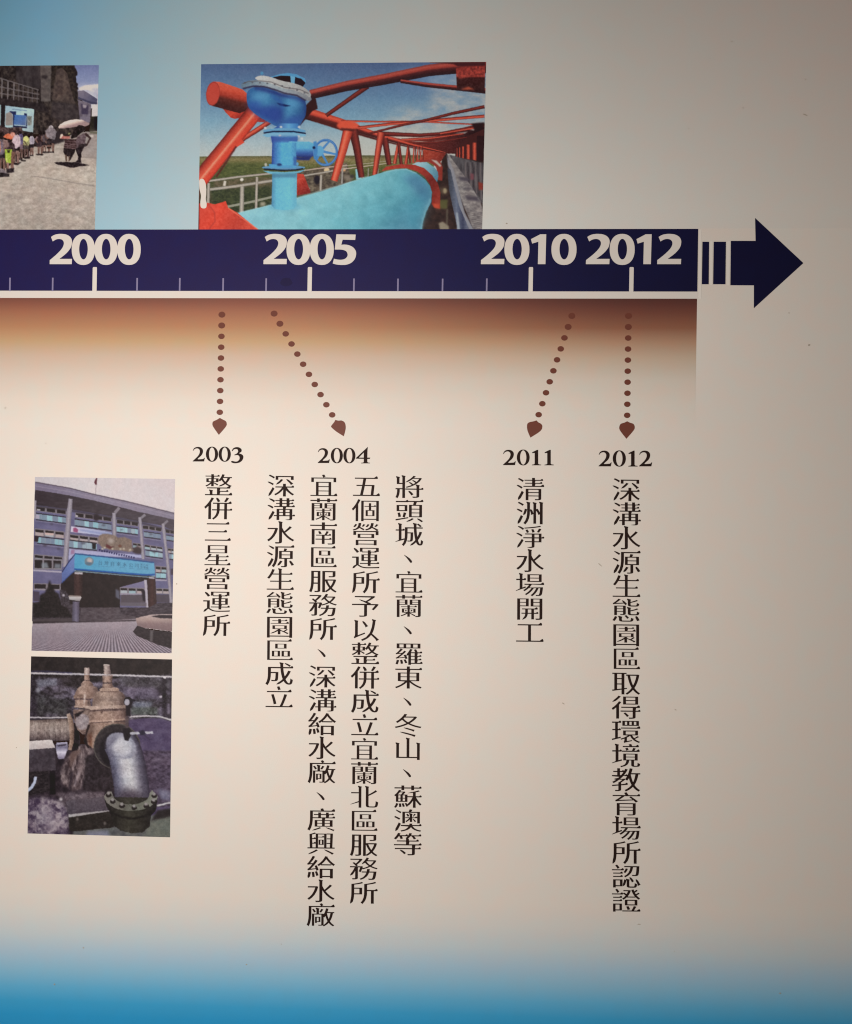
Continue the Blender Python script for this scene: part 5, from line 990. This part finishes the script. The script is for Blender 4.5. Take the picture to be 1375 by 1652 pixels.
# ---------------------------------------------------------------- the printed photographs
m_photo, nt, b = new_mat('printed_photograph', .5, .2)
at_ = nt.nodes.new('ShaderNodeAttribute'); at_.attribute_name = 'ink'; grain(nt, at_.outputs['Color'], b, .06, .02, 900)
SEPARATE = ('field', 'kerb_block', 'column', 'planter', 'handrail')
def regions(k):
    """connected patches of a boolean grid, numbered from 1"""
    lab = np.zeros(k.shape, int); n = 0; todo = set(map(tuple, np.argwhere(k)))
    while todo:
        n += 1; st = [todo.pop()]
        while st:
            y, x = st.pop(); lab[y, x] = n
            for c in ((y + 1, x), (y - 1, x), (y, x + 1), (y, x - 1)):
                if c in todo: todo.remove(c); st.append(c)
    return lab
def print_photo(art, corners, illum, label, dark=.0, h=.00025, res=1.35):
    """grid of ink cells between four corners (tl, tr, br, bl); cells are grouped by what they depict"""
    s = art(); tl, tr, br, bl = (np.array(c, float) for c in corners)
    nx = int(np.linalg.norm(tr - tl) * res); ny = int(np.linalg.norm(bl - tl) * res)
    U, V = np.meshgrid(np.linspace(0, 1, nx + 1), np.linspace(0, 1, ny + 1)); U = U[..., None]; V = V[..., None]
    P = tl * (1 - U) * (1 - V) + tr * U * (1 - V) + br * U * V + bl * (1 - U) * V
    fx = np.clip((P[..., 0] - s.x0) * s.R - .5, 0, s.w - 1.001); fy = np.clip((P[..., 1] - s.y0) * s.R - .5, 0, s.h - 1.001)
    i, j = fx.astype(int), fy.astype(int); a = (fx - i)[..., None]; c = (fy - j)[..., None]
    col = s.img[j, i] * (1 - a) * (1 - c) + s.img[j, i + 1] * a * (1 - c) + s.img[j + 1, i] * (1 - a) * c + s.img[j + 1, i + 1] * a * c
    col = np.clip(.47 + (col - .47) * 1.08 - dark, 0, 1)
    col = srgb2lin(col) / np.array(illum) * .8; col = np.clip(col, .004, .86)
    d = np.array(fwd) * F_PX + (P[..., :1] - W_PX / 2) * np.array(right) - (P[..., 1:] - H_PX / 2) * np.array(up)
    W = np.array(CAM_POS) + d * ((-h - CAM_POS.y) / d[..., 1:2])
    g = sheet('printed_photo', [[(tl[0] + 1, tl[1] + 1), (tr[0] - 1, tr[1] + 1), (br[0] - 1, br[1] - 1), (bl[0] + 1, bl[1] - 1)]], h - .0001, m_text, panel); g['label'] = label
    org = np.array(ANCHOR[g.name]); cid = s.ids[np.clip(np.round(fy).astype(int), 0, s.h - 1), np.clip(np.round(fx).astype(int), 0, s.w - 1)][:-1, :-1]
    idx = np.arange((nx + 1) * (ny + 1)).reshape(ny + 1, nx + 1)
    quads = np.stack([idx[:-1, :-1], idx[1:, :-1], idx[1:, 1:], idx[:-1, 1:]], -1)
    pieces = []
    for q, nm in enumerate(s.names, 1):
        k = cid == q
        if k.sum() < 12: continue
        if nm in SEPARATE:                            # each patch that stands apart is a piece of its own
            lab = regions(k); sizes = np.bincount(lab[lab > 0]); big = [i for i in range(1, len(sizes)) if sizes[i] > 8]
            main = max(big, key=lambda i: sizes[i]) if big else 1
            for i in big: pieces.append((nm, (lab == i) | ((k & ~np.isin(lab, big)) if i == main else False)))
        else: pieces.append((nm, k))
    for nm, k in pieces:
        F = quads[k]
        use, inv = np.unique(F, return_inverse=True); vv = (W.reshape(-1, 3) - org)[use]; F = inv.reshape(-1, 4); n = len(F)
        me = bpy.data.meshes.new(nm); me.vertices.add(len(use)); me.vertices.foreach_set('co', vv.ravel().astype(np.float32))
        me.loops.add(n * 4); me.loops.foreach_set('vertex_index', F.ravel().astype(np.int32)); me.polygons.add(n); me.polygons.foreach_set('loop_start', np.arange(0, n * 4, 4, dtype=np.int32))
        me.update(calc_edges=True)
        ca = me.attributes.new('ink', 'FLOAT_COLOR', 'POINT'); cc = np.ones((len(use), 4), np.float32); cc[:, :3] = col.reshape(-1, 3)[use]; ca.data.foreach_set('color', cc.ravel())
        link('printed_' + nm, me, m_photo, g)
    return g
print_photo(art_bridge, ((324.8, 103.6), (784.6, 99.8), (778, 371.5), (320, 371.8)), ILL[0], 'printed colour photo of a blue air valve on a pale blue pipe inside a red truss bridge')
print_photo(art_queue, ((-62, 106.6), (159.6, 105), (153.2, 371.9), (-66, 372)), ILL[1], 'printed photo of a line of people in front of a stone building, cut by the left edge')
print_photo(art_office, ((56.6, 769.4), (282.6, 772.8), (277, 1053.8), (51, 1049.8)), ILL[2], 'printed photo of a lilac office building with a blue entrance sign', .03)
print_photo(art_valves, ((50.4, 1058.8), (277.8, 1063.8), (274.6, 1350.8), (44.6, 1344.6)), ILL[3], 'printed photo of tan gate valves and a grey elbow pipe', .04)
# chip in the print at the left edge of the bridge photograph
sheet('paint_chip', [cat([(z[0] / 5.5 + 310, z[1] / 5.5 + 230) for z in [(64, 345), (74, 325), (95, 322), (112, 340), (124, 380), (126, 450), (122, 500), (130, 545), (124, 578), (98, 584), (78, 572), (74, 530), (80, 470), (66, 410)]])], .0004, m_hal, panel)
# specks and scuffs on the vinyl
R = random.Random(11)
def speck(x, y, w, h_, rot=0., mat=None):
    P = []
    for a in np.linspace(0, 2 * math.pi, 9)[:-1]:
        u, v_ = w * math.cos(a) * R.uniform(.7, 1.2), h_ * math.sin(a) * R.uniform(.7, 1.2); P.append((x + u * math.cos(rot) - v_ * math.sin(rot), y + u * math.sin(rot) + v_ * math.cos(rot)))
    sheet('speck', [P], .0003, mat or m_speck, panel)
for a in ((817.5, 360.5, 1.7, 1.1), (1298.5, 185, 4.5, 1.1, .35, m_speck2), (1305.5, 556.5, 2.2, 1.4), (968, 911, 4, .9, .75, m_speck2), (909, 1135, 3, 1, .6, m_speck2), (1031, 1491, 3, .9, 0, m_speck2), (9, 658, 2, 1.2, -.4, m_speck2), (285, 942, 1.3, 1.1), (135, 1529, 1.3, 1.2), (88, 1588, 1.6, 1.2), (1259, 1602.5, 1.5, 1.1), (1090, 1145, 2, .8, .5, m_speck2), (1181, 67, 1.7, .9, .4, m_speck2), (1199, 174, 1.1, .9), (1111, 207, 1.1, .8), (74, 715, 1.2, .9, 0, m_speck2), (1300, 128, 1.1, 1.1, 0, m_speck2), (398, 1556, 1.3, .9), (1273, 505, 1.2, .8, 0, m_speck2)):
    speck(*a)
for _ in range(9): speck(R.uniform(20, 1360), R.choice([R.uniform(10, 95), R.uniform(700, 1640), R.uniform(700, 1640)]), R.uniform(.5, 1.0), R.uniform(.4, .9), R.uniform(0, 3), m_speck2)
